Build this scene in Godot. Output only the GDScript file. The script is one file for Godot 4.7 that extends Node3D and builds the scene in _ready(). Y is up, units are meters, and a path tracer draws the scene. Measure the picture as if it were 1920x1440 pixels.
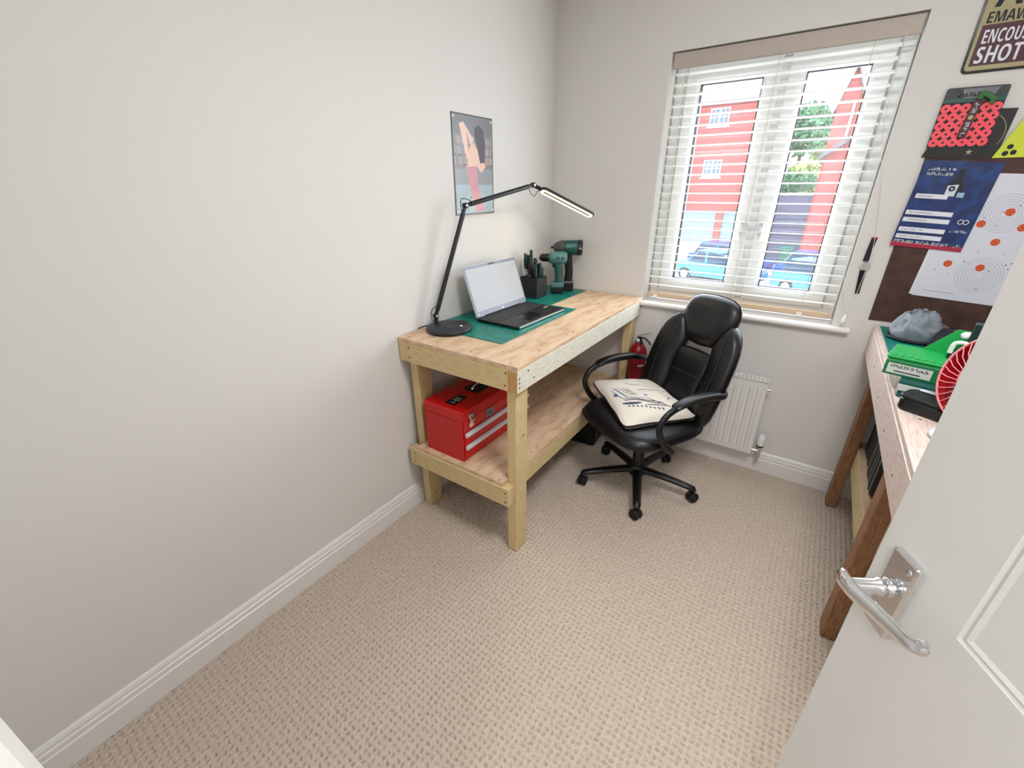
extends Node3D
# A small home workshop: left workbench, chair, window with venetian blind, right workbench behind a half open door.
# Axes: left wall x = 0, window wall z = 0, carpet y = 0, metres.

var M := {}
var used_names := {}

func _ready():
	setup_view()
	make_materials()
	build_room()
	build_window()
	build_door()
	build_outside()
	build_left_bench()
	build_right_bench()
	build_chair()
	build_wall_things()
	build_bench_things()
	build_right_things()

# ------------------------------------------------------------------ view and light
func setup_view():
	var cam := Camera3D.new()
	cam.name = "camera"
	add_child(cam)
	cam.position = Vector3(1.4618, 1.53, 2.5531)
	cam.basis = Basis(Vector3.UP, deg_to_rad(34.832)) * Basis(Vector3.RIGHT, deg_to_rad(-24.626)) * Basis(Vector3.BACK, deg_to_rad(-0.311))
	cam.keep_aspect = Camera3D.KEEP_HEIGHT
	cam.fov = rad_to_deg(2.0 * atan(720.0 / 801.0))
	cam.near = 0.02
	cam.far = 300.0
	cam.current = true
	var env := Environment.new()
	env.background_mode = Environment.BG_SKY
	var sky := Sky.new()
	var sm := ProceduralSkyMaterial.new()
	sm.sky_top_color = Color(0.86, 0.92, 1.0)
	sm.sky_horizon_color = Color(1.0, 1.0, 1.0)
	sm.ground_bottom_color = Color(0.62, 0.60, 0.58)
	sm.ground_horizon_color = Color(0.80, 0.79, 0.78)
	sm.sky_energy_multiplier = 1.0
	sm.ground_energy_multiplier = 0.5
	sky.sky_material = sm
	env.sky = sky
	env.background_energy_multiplier = 1.0
	env.tonemap_mode = Environment.TONE_MAPPER_LINEAR
	env.tonemap_exposure = 9.5
	env.sdfgi_enabled = true
	env.ssao_enabled = true
	env.ssil_enabled = true
	var we := WorldEnvironment.new()
	we.name = "world_environment"
	we.environment = env
	add_child(we)
	# soft daylight: what passes straight through the open blind, and what falls on its slats and the recess
	for w in [["window_daylight", -0.004, 0.128], ["recess_daylight", -0.086, 0.034]]:
		var day := AreaLight3D.new()
		day.name = w[0]
		day.area_size = Vector2(0.93, 1.20)
		day.light_energy = w[2]
		day.light_color = Color(0.92, 0.965, 1.0)
		day.shadow_enabled = true
		day.area_range = 12.0
		day.area_attenuation = 2.0
		day.position = Vector3(1.121, 1.52, w[1])
		day.rotation.y = PI
		add_child(day)

# ------------------------------------------------------------------ mesh helpers
func mb() -> SurfaceTool:
	var st := SurfaceTool.new()
	st.begin(Mesh.PRIMITIVE_TRIANGLES)
	st.set_smooth_group(-1)
	return st

func face(st: SurfaceTool, pts: Array, out: Vector3):
	# a convex flat polygon turned so that it looks along out
	var n: Vector3 = Vector3.ZERO
	for i in range(1, pts.size() - 1):
		n += (pts[i] - pts[0]).cross(pts[i + 1] - pts[0])
	var flip: bool = n.dot(out) > 0.0
	for i in range(1, pts.size() - 1):
		st.add_vertex(pts[0])
		if flip:
			st.add_vertex(pts[i + 1])
			st.add_vertex(pts[i])
		else:
			st.add_vertex(pts[i])
			st.add_vertex(pts[i + 1])

func bx(st: SurfaceTool, a: Vector3, b: Vector3, bevel := 0.0, xf := Transform3D.IDENTITY):
	st.set_smooth_group(-1)
	var lo := Vector3(min(a.x, b.x), min(a.y, b.y), min(a.z, b.z))
	var hi := Vector3(max(a.x, b.x), max(a.y, b.y), max(a.z, b.z))
	var c := (lo + hi) * 0.5
	var h := (hi - lo) * 0.5
	var v: float = min(bevel, min(h.x, min(h.y, h.z)) * 0.9)
	for ax in 3:
		var u := (ax + 1) % 3
		var w := (ax + 2) % 3
		for s in [-1.0, 1.0]:
			var pts := []
			for q in [[-1, -1], [1, -1], [1, 1], [-1, 1]]:
				var p := Vector3.ZERO
				p[ax] = s * h[ax]
				p[u] = q[0] * (h[u] - v)
				p[w] = q[1] * (h[w] - v)
				pts.append(xf * (c + p))
			var o := Vector3.ZERO
			o[ax] = s
			face(st, pts, xf.basis * o)
	if v <= 0.0:
		return
	for ax in 3:
		var u := (ax + 1) % 3
		var w := (ax + 2) % 3
		for su in [-1.0, 1.0]:
			for sw in [-1.0, 1.0]:
				var pts := []
				for t in [-1.0, 1.0]:
					var p := Vector3.ZERO
					p[ax] = t * (h[ax] - v)
					p[u] = su * h[u]
					p[w] = sw * (h[w] - v)
					var r := p
					r[u] = su * (h[u] - v)
					r[w] = sw * h[w]
					if t < 0:
						pts.append(xf * (c + p))
						pts.append(xf * (c + r))
					else:
						pts.append(xf * (c + r))
						pts.append(xf * (c + p))
				var o := Vector3.ZERO
				o[u] = su
				o[w] = sw
				face(st, pts, xf.basis * o)
	for sx in [-1.0, 1.0]:
		for sy in [-1.0, 1.0]:
			for sz in [-1.0, 1.0]:
				var p1 := Vector3(sx * h.x, sy * (h.y - v), sz * (h.z - v))
				var p2 := Vector3(sx * (h.x - v), sy * h.y, sz * (h.z - v))
				var p3 := Vector3(sx * (h.x - v), sy * (h.y - v), sz * h.z)
				face(st, [xf * (c + p1), xf * (c + p2), xf * (c + p3)], xf.basis * Vector3(sx, sy, sz))

func rings(st: SurfaceTool, rows: Array, cap0 := true, cap1 := true, smooth := true, closed := true):
	# joins loops of equal size, rows[i] = Array of Vector3; turned outwards
	st.set_smooth_group(0 if smooth else -1)
	for i in range(rows.size() - 1):
		var a: Array = rows[i]
		var b: Array = rows[i + 1]
		var n := a.size()
		var mid := Vector3.ZERO
		for p in a:
			mid += p
		for p in b:
			mid += p
		mid /= float(2 * n)
		for k in (n if closed else n - 1):
			var k2 := (k + 1) % n
			var cen: Vector3 = (a[k] + a[k2] + b[k] + b[k2]) * 0.25
			face(st, [a[k], a[k2], b[k2]], cen - mid)
			face(st, [a[k], b[k2], b[k]], cen - mid)
	st.set_smooth_group(-1)
	if cap0:
		var m0 := Vector3.ZERO
		for p in rows[0]:
			m0 += p
		m0 /= float(rows[0].size())
		var d0: Vector3 = m0 - rows[1][0] + (rows[1][0] - rows[0][0]).project(m0 - rows[0][0])
		face_fan(st, rows[0], m0, axis_out(rows, true))
	if cap1:
		var m1 := Vector3.ZERO
		for p in rows[-1]:
			m1 += p
		m1 /= float(rows[-1].size())
		face_fan(st, rows[-1], m1, axis_out(rows, false))

func centre(a: Array) -> Vector3:
	var m := Vector3.ZERO
	for p in a:
		m += p
	return m / float(a.size())

func axis_out(rows: Array, first: bool) -> Vector3:
	if first:
		return centre(rows[0]) - centre(rows[1])
	return centre(rows[-1]) - centre(rows[-2])

func face_fan(st: SurfaceTool, loop: Array, m: Vector3, out: Vector3):
	for k in loop.size():
		face(st, [m, loop[k], loop[(k + 1) % loop.size()]], out)

func tube(st: SurfaceTool, pts: Array, rad, sides := 10, flat := 1.0, up := Vector3.ZERO, caps := true):
	# a swept round or oval bar; rad is a number or an array, flat squeezes across up
	var rows := []
	var prev := Vector3.ZERO
	for i in pts.size():
		var t: Vector3
		if i == 0:
			t = pts[1] - pts[0]
		elif i == pts.size() - 1:
			t = pts[i] - pts[i - 1]
		else:
			t = (pts[i + 1] - pts[i]).normalized() + (pts[i] - pts[i - 1]).normalized()
		t = t.normalized()
		var side: Vector3
		if up != Vector3.ZERO:
			side = t.cross(up).normalized()
		elif i == 0:
			side = t.cross(Vector3.UP if abs(t.y) < 0.9 else Vector3.RIGHT).normalized()
		else:
			side = (prev - t * prev.dot(t)).normalized()
		prev = side
		var top := side.cross(t).normalized()
		var r: float = rad[i] if rad is Array else rad
		var row := []
		for k in sides:
			var an := TAU * k / sides
			row.append(pts[i] + side * cos(an) * r + top * sin(an) * r * flat)
		rows.append(row)
	rings(st, rows, caps, caps)

func smooth_path(pts: Array, steps := 6) -> Array:
	var out := []
	for i in range(pts.size() - 1):
		var p0: Vector3 = pts[max(i - 1, 0)]
		var p1: Vector3 = pts[i]
		var p2: Vector3 = pts[i + 1]
		var p3: Vector3 = pts[min(i + 2, pts.size() - 1)]
		for s in steps:
			var t := float(s) / steps
			out.append(0.5 * (2.0 * p1 + (p2 - p0) * t + (2.0 * p0 - 5.0 * p1 + 4.0 * p2 - p3) * t * t + (3.0 * p1 - p0 - 3.0 * p2 + p3) * t * t * t))
	out.append(pts[-1])
	return out

func lathe(st: SurfaceTool, prof: Array, xf := Transform3D.IDENTITY, n := 20, smooth := true, caps := true):
	# prof: Vector2(radius, height) along y
	var rows := []
	for p in prof:
		var row := []
		for k in n:
			var an := TAU * k / n
			row.append(xf * Vector3(cos(an) * p.x, p.y, sin(an) * p.x))
		rows.append(row)
	rings(st, rows, caps, caps, smooth)

func along(a: Vector3, b: Vector3) -> Transform3D:
	# a frame at a whose y axis runs to b
	var y := (b - a).normalized()
	var x := y.cross(Vector3.FORWARD if abs(y.z) < 0.9 else Vector3.RIGHT).normalized()
	return Transform3D(Basis(x, y, x.cross(y)), a)

func puff(st: SurfaceTool, poly: Array, front: float, back: float, xf := Transform3D.IDENTITY, power := 3.0, steps := 7, mid := Vector2.INF):
	# a padded shape over a star-shaped outline: poly of Vector2 in the frame's xy, bulging along z
	var c := Vector2.ZERO
	for p in poly:
		c += p
	c /= float(poly.size())
	if mid != Vector2.INF:
		c = mid
	for side in [1.0, -1.0]:
		var h: float = front if side > 0 else back
		if h == 0.0:
			continue
		var rows := []
		for i in steps + 1:
			var s: float = cos(0.5 * PI * i / steps)
			var z: float = h * pow(max(0.0, 1.0 - pow(s, power)), 0.5)
			var row := []
			for p in poly:
				var q: Vector2 = c + (p - c) * max(s, 0.002)
				row.append(xf * Vector3(q.x, q.y, side * z))
			rows.append(row)
		st.set_smooth_group(0)
		for i in steps:
			for k in poly.size():
				var k2 := (k + 1) % poly.size()
				var o: Vector3 = xf.basis * Vector3((poly[k] - c).x * 0.2, (poly[k] - c).y * 0.2, side * 0.2)
				face(st, [rows[i][k], rows[i][k2], rows[i + 1][k2]], o)
				face(st, [rows[i][k], rows[i + 1][k2], rows[i + 1][k]], o)
	st.set_smooth_group(-1)

func prism(st: SurfaceTool, poly: Array, z0: float, z1: float, xf := Transform3D.IDENTITY, bevel := 0.0):
	# any simple polygon pulled along z, with a small chamfer when it is star-shaped
	var pk := PackedVector2Array(poly)
	var idx := Geometry2D.triangulate_polygon(pk)
	var c := Vector2.ZERO
	for p in poly:
		c += p
	c /= float(poly.size())
	var small := []
	for p in poly:
		small.append(p + (c - p).normalized() * bevel)
	for e in [[z0, -1.0], [z1, 1.0]]:
		for i in range(0, idx.size(), 3):
			var t := []
			for k in 3:
				var q: Vector2 = small[idx[i + k]]
				t.append(xf * Vector3(q.x, q.y, e[0]))
			face(st, t, xf.basis * Vector3(0, 0, e[1]))
	var area := 0.0
	for i in poly.size():
		var p: Vector2 = poly[i]
		var q: Vector2 = poly[(i + 1) % poly.size()]
		area += p.x * q.y - q.x * p.y
	var sgn: float = 1.0 if area > 0 else -1.0
	var zs := [z0, z1] if bevel <= 0.0 else [z0, z0 + bevel, z1 - bevel, z1]
	for j in range(zs.size() - 1):
		for i in poly.size():
			var i2 := (i + 1) % poly.size()
			var pa: Array = small if (bevel > 0.0 and j == 0) else poly
			var pb: Array = small if (bevel > 0.0 and j == zs.size() - 2) else poly
			var e: Vector2 = poly[i2] - poly[i]
			var o := xf.basis * Vector3(e.y * sgn, -e.x * sgn, 0)
			face(st, [xf * Vector3(pa[i].x, pa[i].y, zs[j]), xf * Vector3(pa[i2].x, pa[i2].y, zs[j]), xf * Vector3(pb[i2].x, pb[i2].y, zs[j + 1]), xf * Vector3(pb[i].x, pb[i].y, zs[j + 1])], o)

func round_rect(w: float, h: float, r: float, n := 4, c := Vector2.ZERO) -> Array:
	var out := []
	for q in [[1, 1, 0.0], [-1, 1, 0.25], [-1, -1, 0.5], [1, -1, 0.75]]:
		for i in n + 1:
			var an: float = TAU * (q[2] + 0.25 * i / n)
			out.append(c + Vector2(q[0] * (w * 0.5 - r) + cos(an) * r, q[1] * (h * 0.5 - r) + sin(an) * r))
	return out

func part(parent: Node, called: String, st: SurfaceTool, m: Material) -> MeshInstance3D:
	st.generate_normals()
	return part_mesh(parent, called, st.commit(), m)

func part_mesh(parent: Node, called: String, mesh: Mesh, m: Material) -> MeshInstance3D:
	var o := MeshInstance3D.new()
	o.name = called
	o.mesh = mesh
	o.material_override = m
	o.cast_shadow = GeometryInstance3D.SHADOW_CASTING_SETTING_ON
	parent.add_child(o, true)
	return o

func fresh(called: String) -> String:
	var k: int = used_names.get(called, 0)
	used_names[called] = k + 1
	return called if k == 0 else "%s_%03d" % [called, k]

func thing(called: String, label: String, category: String, at := Vector3.ZERO, turn := 0.0, group := "") -> Node3D:
	var o := Node3D.new()
	o.name = fresh(called)
	add_child(o)
	o.position = at
	o.rotation.y = turn
	o.set_meta("label", label)
	o.set_meta("category", category)
	if group != "":
		o.set_meta("group", group)
	return o

func struct(called: String, label := "", category := "") -> Node3D:
	var o := Node3D.new()
	o.name = fresh(called)
	add_child(o)
	o.set_meta("kind", "structure")
	if label != "":
		o.set_meta("label", label)
	if category != "":
		o.set_meta("category", category)
	return o

func struct_mesh(called: String, st: SurfaceTool, m: Material, label := "", category := "") -> MeshInstance3D:
	var o := part(self, fresh(called), st, m)
	o.set_meta("kind", "structure")
	if label != "":
		o.set_meta("label", label)
	if category != "":
		o.set_meta("category", category)
	return o

func lettering(parent: Node, called: String, words: String, w: float, h: float, xf: Transform3D, m: Material, serif := false) -> MeshInstance3D:
	var tm := TextMesh.new()
	var f := SystemFont.new()
	f.font_names = PackedStringArray(["Droid Serif" if serif else "Droid Sans"])
	f.font_weight = 700
	tm.font = f
	tm.text = words
	tm.font_size = 40
	tm.pixel_size = 0.01
	tm.depth = 0.02
	tm.curve_step = 2.0
	var bb := tm.get_aabb()
	var o := part_mesh(parent, called, tm, m)
	var sx: float = w / max(bb.size.x, 0.01)
	var sy: float = h / max(bb.size.y, 0.01)
	var c := bb.get_center()
	o.transform = xf * Transform3D(Basis.from_scale(Vector3(sx, sy, 0.02)), Vector3(-c.x * sx, -c.y * sy, 0.0))
	return o

# ------------------------------------------------------------------ materials
func rgb(r: float, g: float, b: float) -> Color:
	return Color(r / 255.0, g / 255.0, b / 255.0)

func mat(called: String, c: Color, rough := 0.6, metal := 0.0, spec := 0.5) -> StandardMaterial3D:
	var m := StandardMaterial3D.new()
	m.resource_name = called
	m.albedo_color = c
	m.roughness = rough
	m.metallic = metal
	m.metallic_specular = spec
	M[called] = m
	return m

func ramp_at(ramp: Array, t: float) -> Color:
	for i in range(ramp.size() - 1):
		if t <= ramp[i + 1][0]:
			var k: float = (t - ramp[i][0]) / max(ramp[i + 1][0] - ramp[i][0], 1e-5)
			return ramp[i][1].lerp(ramp[i + 1][1], clamp(k, 0.0, 1.0))
	return ramp[-1][1]

func noise_image(size: int, freq: float, octaves: int, seed_: int, warp := 0.0) -> Image:
	var n := FastNoiseLite.new()
	n.noise_type = FastNoiseLite.TYPE_SIMPLEX_SMOOTH
	n.seed = seed_
	n.frequency = freq
	n.fractal_octaves = octaves
	if warp > 0.0:
		n.domain_warp_enabled = true
		n.domain_warp_amplitude = warp
		n.domain_warp_frequency = freq
	return n.get_seamless_image(size, size, false, false, 0.15, true)

func ramp_texture(img: Image, ramp: Array, img2: Image = null, share := 0.0) -> ImageTexture:
	var w := img.get_width()
	var h := img.get_height()
	var out := Image.create(w, h, true, Image.FORMAT_RGB8)
	for y in h:
		for x in w:
			var t := img.get_pixel(x, y).r
			if img2 != null:
				t = t * (1.0 - share) + img2.get_pixel(x, y).r * share
			out.set_pixel(x, y, ramp_at(ramp, t))
	out.generate_mipmaps()
	return ImageTexture.create_from_image(out)

func triplanar(m: StandardMaterial3D, tex: Texture2D, sc: Vector3, off := Vector3.ZERO) -> StandardMaterial3D:
	m.albedo_texture = tex
	m.uv1_triplanar = true
	m.uv1_world_triplanar = true
	m.uv1_triplanar_sharpness = 8.0
	m.uv1_scale = sc
	m.uv1_offset = off
	return m

func make_materials():
	mat("wall_paint", rgb(226, 222, 217), 0.9, 0.0, 0.2)
	mat("ceiling_paint", rgb(240, 238, 234), 0.95, 0.0, 0.2)
	mat("white_gloss", rgb(236, 232, 228), 0.35)
	mat("door_paint", rgb(232, 231, 227), 0.45)
	mat("upvc", rgb(240, 240, 238), 0.3)
	mat("blind_white", rgb(240, 236, 228), 0.45)
	var bl := mat("slat_paint", rgb(242, 239, 232), 0.4)
	bl.backlight = Color(0.10, 0.095, 0.085)
	mat("valance", rgb(190, 178, 166), 0.5)
	mat("rail_wood", rgb(214, 184, 150), 0.5)
	mat("cord", rgb(226, 214, 196), 0.9)
	var gl := mat("pane_glass", Color(0.95, 0.98, 0.97, 0.06), 0.0, 0.0, 0.5)
	gl.transparency = BaseMaterial3D.TRANSPARENCY_ALPHA
	mat("black_plastic", rgb(15, 16, 18), 0.4)
	mat("black_matte", rgb(12, 12, 14), 0.7)
	mat("black_gloss", rgb(16, 16, 18), 0.18)
	mat("dark_grey", rgb(58, 60, 64), 0.5)
	mat("mid_grey", rgb(120, 122, 126), 0.5)
	mat("chrome", rgb(226, 226, 228), 0.08, 1.0)
	mat("satin_metal", rgb(200, 200, 200), 0.32, 1.0)
	mat("silver_paint", rgb(214, 214, 218), 0.35)
	mat("red_paint", rgb(196, 14, 14), 0.25)
	mat("dark_red", rgb(140, 14, 26), 0.3)
	mat("white_plastic", rgb(240, 240, 240), 0.4)
	mat("screw_black", rgb(28, 26, 26), 0.4, 0.4)
	var lt := mat("leather", rgb(12, 12, 15), 0.36)
	var ni := noise_image(256, 0.05, 3, 7)
	lt.heightmap_enabled = false
	lt.uv1_triplanar = true
	lt.uv1_scale = Vector3(9, 9, 9)
	lt.normal_enabled = true
	var nim := noise_image(256, 0.09, 2, 8)
	nim.bump_map_to_normal_map(3.0)
	lt.normal_texture = ImageTexture.create_from_image(nim)
	lt.normal_scale = 0.25
	mat("stitch", rgb(56, 56, 60), 0.7)
	mat("teal_mat", rgb(0, 112, 98), 0.42)
	var mt := ramp_texture(noise_image(256, 0.02, 4, 21), [[0.0, rgb(0, 98, 88)], [0.5, rgb(2, 122, 108)], [1.0, rgb(12, 138, 122)]])
	triplanar(M.teal_mat, mt, Vector3(3, 3, 3))
	M.teal_mat.albedo_color = Color.WHITE
	mat("mat_line", rgb(40, 150, 132), 0.45)
	# timber: one even noise, drawn out along the length of each piece
	var grain := noise_image(512, 0.03, 4, 3)
	var fine := noise_image(512, 0.09, 3, 4)
	var pine := ramp_texture(grain, [[0.0, rgb(120, 86, 46)], [0.14, rgb(182, 150, 98)], [0.28, rgb(204, 177, 126)], [0.5, rgb(216, 192, 142)], [0.75, rgb(224, 204, 158)], [1.0, rgb(232, 216, 178)]], fine, 0.35)
	var pale := ramp_texture(grain, [[0.0, rgb(92, 80, 62)], [0.16, rgb(182, 172, 146)], [0.28, rgb(216, 209, 188)], [0.5, rgb(230, 225, 208)], [1.0, rgb(240, 236, 224)]], fine, 0.35)  # the pine again, lightened: window light put into the colour
	var ply := ramp_texture(noise_image(512, 0.012, 4, 12, 30.0), [[0.0, rgb(160, 108, 72)], [0.2, rgb(196, 154, 118)], [0.45, rgb(216, 184, 150)], [0.7, rgb(224, 194, 164)], [1.0, rgb(230, 206, 180)]], fine, 0.3)
	var rust := ramp_texture(grain, [[0.0, rgb(96, 60, 38)], [0.3, rgb(134, 92, 62)], [0.6, rgb(160, 116, 82)], [1.0, rgb(190, 150, 112)]], fine, 0.35)
	var pink := ramp_texture(grain, [[0.0, rgb(120, 82, 68)], [0.16, rgb(190, 158, 144)], [0.28, rgb(210, 184, 172)], [0.5, rgb(222, 200, 188)], [1.0, rgb(234, 218, 208)]], fine, 0.3)
	for ax in [["x", Vector3(0.9, 9, 9)], ["y", Vector3(9, 0.9, 9)], ["z", Vector3(9, 9, 0.9)]]:
		triplanar(mat("pine_" + ax[0], Color.WHITE, 0.62), pine, ax[1])
		triplanar(mat("pale_" + ax[0], Color.WHITE, 0.6), pale, ax[1])
		triplanar(mat("rust_" + ax[0], Color.WHITE, 0.62), rust, ax[1])
		triplanar(mat("pink_" + ax[0], Color.WHITE, 0.6), pink, ax[1])
	triplanar(mat("ply", Color.WHITE, 0.6), ply, Vector3(2.6, 5, 0.9))
	triplanar(mat("end_grain", Color.WHITE, 0.7), rust, Vector3(8, 8, 8))
	M.end_grain.albedo_texture = pine
	M.end_grain.albedo_color = rgb(232, 200, 164)
	mat("hardboard", rgb(74, 46, 38), 0.6)
	var hb := ramp_texture(noise_image(256, 0.02, 5, 31), [[0.0, rgb(56, 34, 28)], [0.5, rgb(76, 47, 38)], [1.0, rgb(92, 58, 48)]])
	triplanar(M.hardboard, hb, Vector3(2, 2, 2))
	M.hardboard.albedo_color = Color.WHITE
	var cp := mat("carpet", Color.WHITE, 0.95, 0.0, 0.1)
	triplanar(cp, ramp_texture(noise_image(256, 0.08, 4, 61), [[0.0, rgb(194, 177, 161)], [0.5, rgb(204, 187, 171)], [1.0, rgb(214, 198, 182)]]), Vector3(7, 7, 7))
	mat("paper_white", rgb(232, 232, 238), 0.7)
	mat("print_black", rgb(22, 22, 28), 0.6)
	mat("print_white", rgb(232, 232, 240), 0.6)
	mat("print_cream", rgb(176, 164, 122), 0.5)
	mat("maroon", rgb(72, 22, 32), 0.45)
	mat("neon_pink", rgb(255, 84, 96), 0.5)
	mat("neon_yellow", rgb(212, 222, 60), 0.5)
	mat("tool_green", rgb(34, 84, 78), 0.4)
	mat("tool_dark_green", rgb(14, 52, 46), 0.35)
	mat("tool_teal", rgb(80, 128, 124), 0.4)
	mat("bright_green", rgb(24, 168, 78), 0.45)
	mat("carton_green", rgb(22, 116, 62), 0.6)
	mat("carton_teal", rgb(10, 84, 76), 0.6)
	mat("label_white", rgb(206, 214, 206), 0.6)
	mat("cloth_grey", rgb(128, 136, 144), 0.45)
	mat("navy", rgb(14, 18, 28), 0.6)
	mat("fan_pink", rgb(240, 140, 142), 0.4)
	mat("fan_red", rgb(178, 14, 30), 0.35)
	mat("blue_white", rgb(214, 224, 236), 0.35)
	# out of doors
	mat("ground_concrete", rgb(150, 148, 146), 0.9)
	mat("mortar", rgb(150, 92, 84), 0.9)
	mat("brick", rgb(150, 66, 60), 0.9)
	mat("roof_tile", rgb(84, 78, 82), 0.8)
	mat("garage_door", rgb(112, 128, 138), 0.5)
	mat("outer_white", rgb(190, 192, 194), 0.5)
	mat("window_dark", rgb(54, 78, 96), 0.1)
	mat("slate", rgb(72, 72, 92), 0.7)
	mat("car_blue", rgb(8, 66, 130), 0.25)
	mat("car_pale", rgb(58, 116, 150), 0.25)
	mat("car_glass", rgb(20, 44, 66), 0.08)
	mat("tyre", rgb(20, 20, 22), 0.8)
	mat("tail_red", rgb(150, 20, 24), 0.3)
	mat("leaf_dark", rgb(70, 116, 70), 0.8)
	mat("leaf_light", rgb(136, 150, 84), 0.8)
	mat("bark", rgb(70, 56, 44), 0.9)
	mat("bin_green", rgb(18, 96, 74), 0.5)

# ------------------------------------------------------------------ the room
const W := 2.36      # right wall
const ZW := 2.615    # room face of the door wall
const CEIL := 2.50

func build_room():
	build_floor()
	var st := mb()
	bx(st, Vector3(-0.2, -0.05, -0.22), Vector3(0, CEIL + 0.1, 4.2))
	struct_mesh("wall_left", st, M.wall_paint, "plain warm off-white painted wall on the left", "wall")
	st = mb()
	bx(st, Vector3(0, -0.05, -0.22), Vector3(0.648, CEIL, 0))
	bx(st, Vector3(1.594, -0.05, -0.22), Vector3(W, CEIL, 0))
	bx(st, Vector3(0.648, -0.05, -0.22), Vector3(1.594, 0.885, 0))
	bx(st, Vector3(0.648, 2.129, -0.22), Vector3(1.594, CEIL, 0))
	struct_mesh("wall_back", st, M.wall_paint, "greige painted wall around the window", "wall")
	st = mb()
	bx(st, Vector3(W, -0.05, -0.22), Vector3(W + 0.2, CEIL + 0.1, 4.2))
	struct_mesh("wall_right", st, M.wall_paint)
	st = mb()
	bx(st, Vector3(0, -0.05, 3.05), Vector3(1.20, CEIL, 3.16))
	bx(st, Vector3(1.14, -0.05, ZW), Vector3(1.20, CEIL, 3.05))
	bx(st, Vector3(2.075, -0.05, ZW), Vector3(W, CEIL, ZW + 0.11))
	bx(st, Vector3(1.20, 2.03, ZW), Vector3(2.075, CEIL, ZW + 0.11))
	struct_mesh("wall_front", st, M.wall_paint)
	st = mb()
	bx(st, Vector3(0, -0.05, 3.9), Vector3(W, CEIL, 4.1))
	struct_mesh("wall_hall", st, M.wall_paint)
	st = mb()
	bx(st, Vector3(0, CEIL, -0.22), Vector3(W, CEIL + 0.15, 4.2))
	struct_mesh("ceiling", st, M.ceiling_paint)
	# unseen flat lamp, added as fill to even out walls and floor
	var pl := thing("ceiling_fill_lamp", "added unseen square white fill lamp above the middle of the room", "ceiling lamp", Vector3(1.65, CEIL, 1.75))
	st = mb()
	bx(st, Vector3(-0.24, -0.045, -0.24), Vector3(0.24, -0.001, 0.24), 0.006)
	part(pl, "housing", st, M.white_plastic)
	var gm := mat("fill_lamp_diffuser", rgb(250, 248, 244), 0.9)
	gm.emission_enabled = true
	gm.emission = Color(0.97, 0.985, 1.0)
	gm.emission_energy_multiplier = 0.12
	st = mb()
	bx(st, Vector3(-0.225, -0.050, -0.225), Vector3(0.225, -0.0452, 0.225), 0.002)
	part(pl, "diffuser", st, gm)
	var ol := AreaLight3D.new()
	ol.name = "ceiling_fill_light"
	ol.area_size = Vector2(0.45, 0.45)
	ol.light_energy = 0.26
	ol.light_color = Color(0.97, 0.985, 1.0)
	ol.area_range = 8.0
	ol.area_attenuation = 2.0
	ol.shadow_enabled = true
	ol.position = Vector3(0, -0.054, 0)
	ol.rotation.x = -PI * 0.5
	pl.add_child(ol)
	var hl := thing("hall_fill_lamp", "added unseen round white fill lamp on the landing behind the doorway", "ceiling lamp", Vector3(1.55, CEIL, 3.40))  # unseen lamp added as fill for the door and near walls
	st = mb()
	lathe(st, [Vector2(0.13, -0.001), Vector2(0.13, -0.02), Vector2(0.12, -0.03)], Transform3D.IDENTITY, 28)
	part(hl, "base_plate", st, M.white_plastic)
	st = mb()
	var bowl := []
	for i in 8:
		var an := PI * 0.5 * i / 7.0
		bowl.append(Vector2(max(0.004, cos(an) * 0.12), -0.03 - sin(an) * 0.08))
	lathe(st, bowl, Transform3D.IDENTITY, 28)
	part(hl, "diffuser", st, gm)
	var hol := OmniLight3D.new()
	hol.name = "hall_fill_light"
	hol.light_energy = 0.078
	hol.light_color = Color(0.97, 0.985, 1.0)
	hol.light_size = 0.10
	hol.omni_range = 8.0
	hol.omni_attenuation = 2.0
	hol.shadow_enabled = true
	hol.position = Vector3(0, -0.22, 0)
	hl.add_child(hol)
	# skirting boards
	var prof := [Vector2(0, 0), Vector2(0.018, 0), Vector2(0.018, 0.078), Vector2(0.0145, 0.081), Vector2(0.0145, 0.098), Vector2(0.0105, 0.101), Vector2(0.0105, 0.112), Vector2(0.007, 0.121), Vector2(0.004, 0.1245), Vector2(0, 0.1245)]
	st = mb()
	prism(st, prof, 0.0, 3.049, Transform3D(Basis(Vector3.RIGHT, Vector3.UP, Vector3.BACK), Vector3.ZERO))
	struct_mesh("baseboard_left", st, M.white_gloss, "white moulded skirting board along the left wall", "skirting board")
	st = mb()
	prism(st, prof, 0.018, W - 0.018, Transform3D(Basis(Vector3.BACK, Vector3.UP, Vector3.RIGHT), Vector3.ZERO))
	struct_mesh("baseboard_back", st, M.white_gloss, "white moulded skirting board under the radiator", "skirting board")
	st = mb()
	prism(st, prof, 0.0, ZW - 0.001, Transform3D(Basis(Vector3.LEFT, Vector3.UP, Vector3.BACK), Vector3(W, 0, 0)))
	struct_mesh("baseboard_right", st, M.white_gloss)

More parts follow.
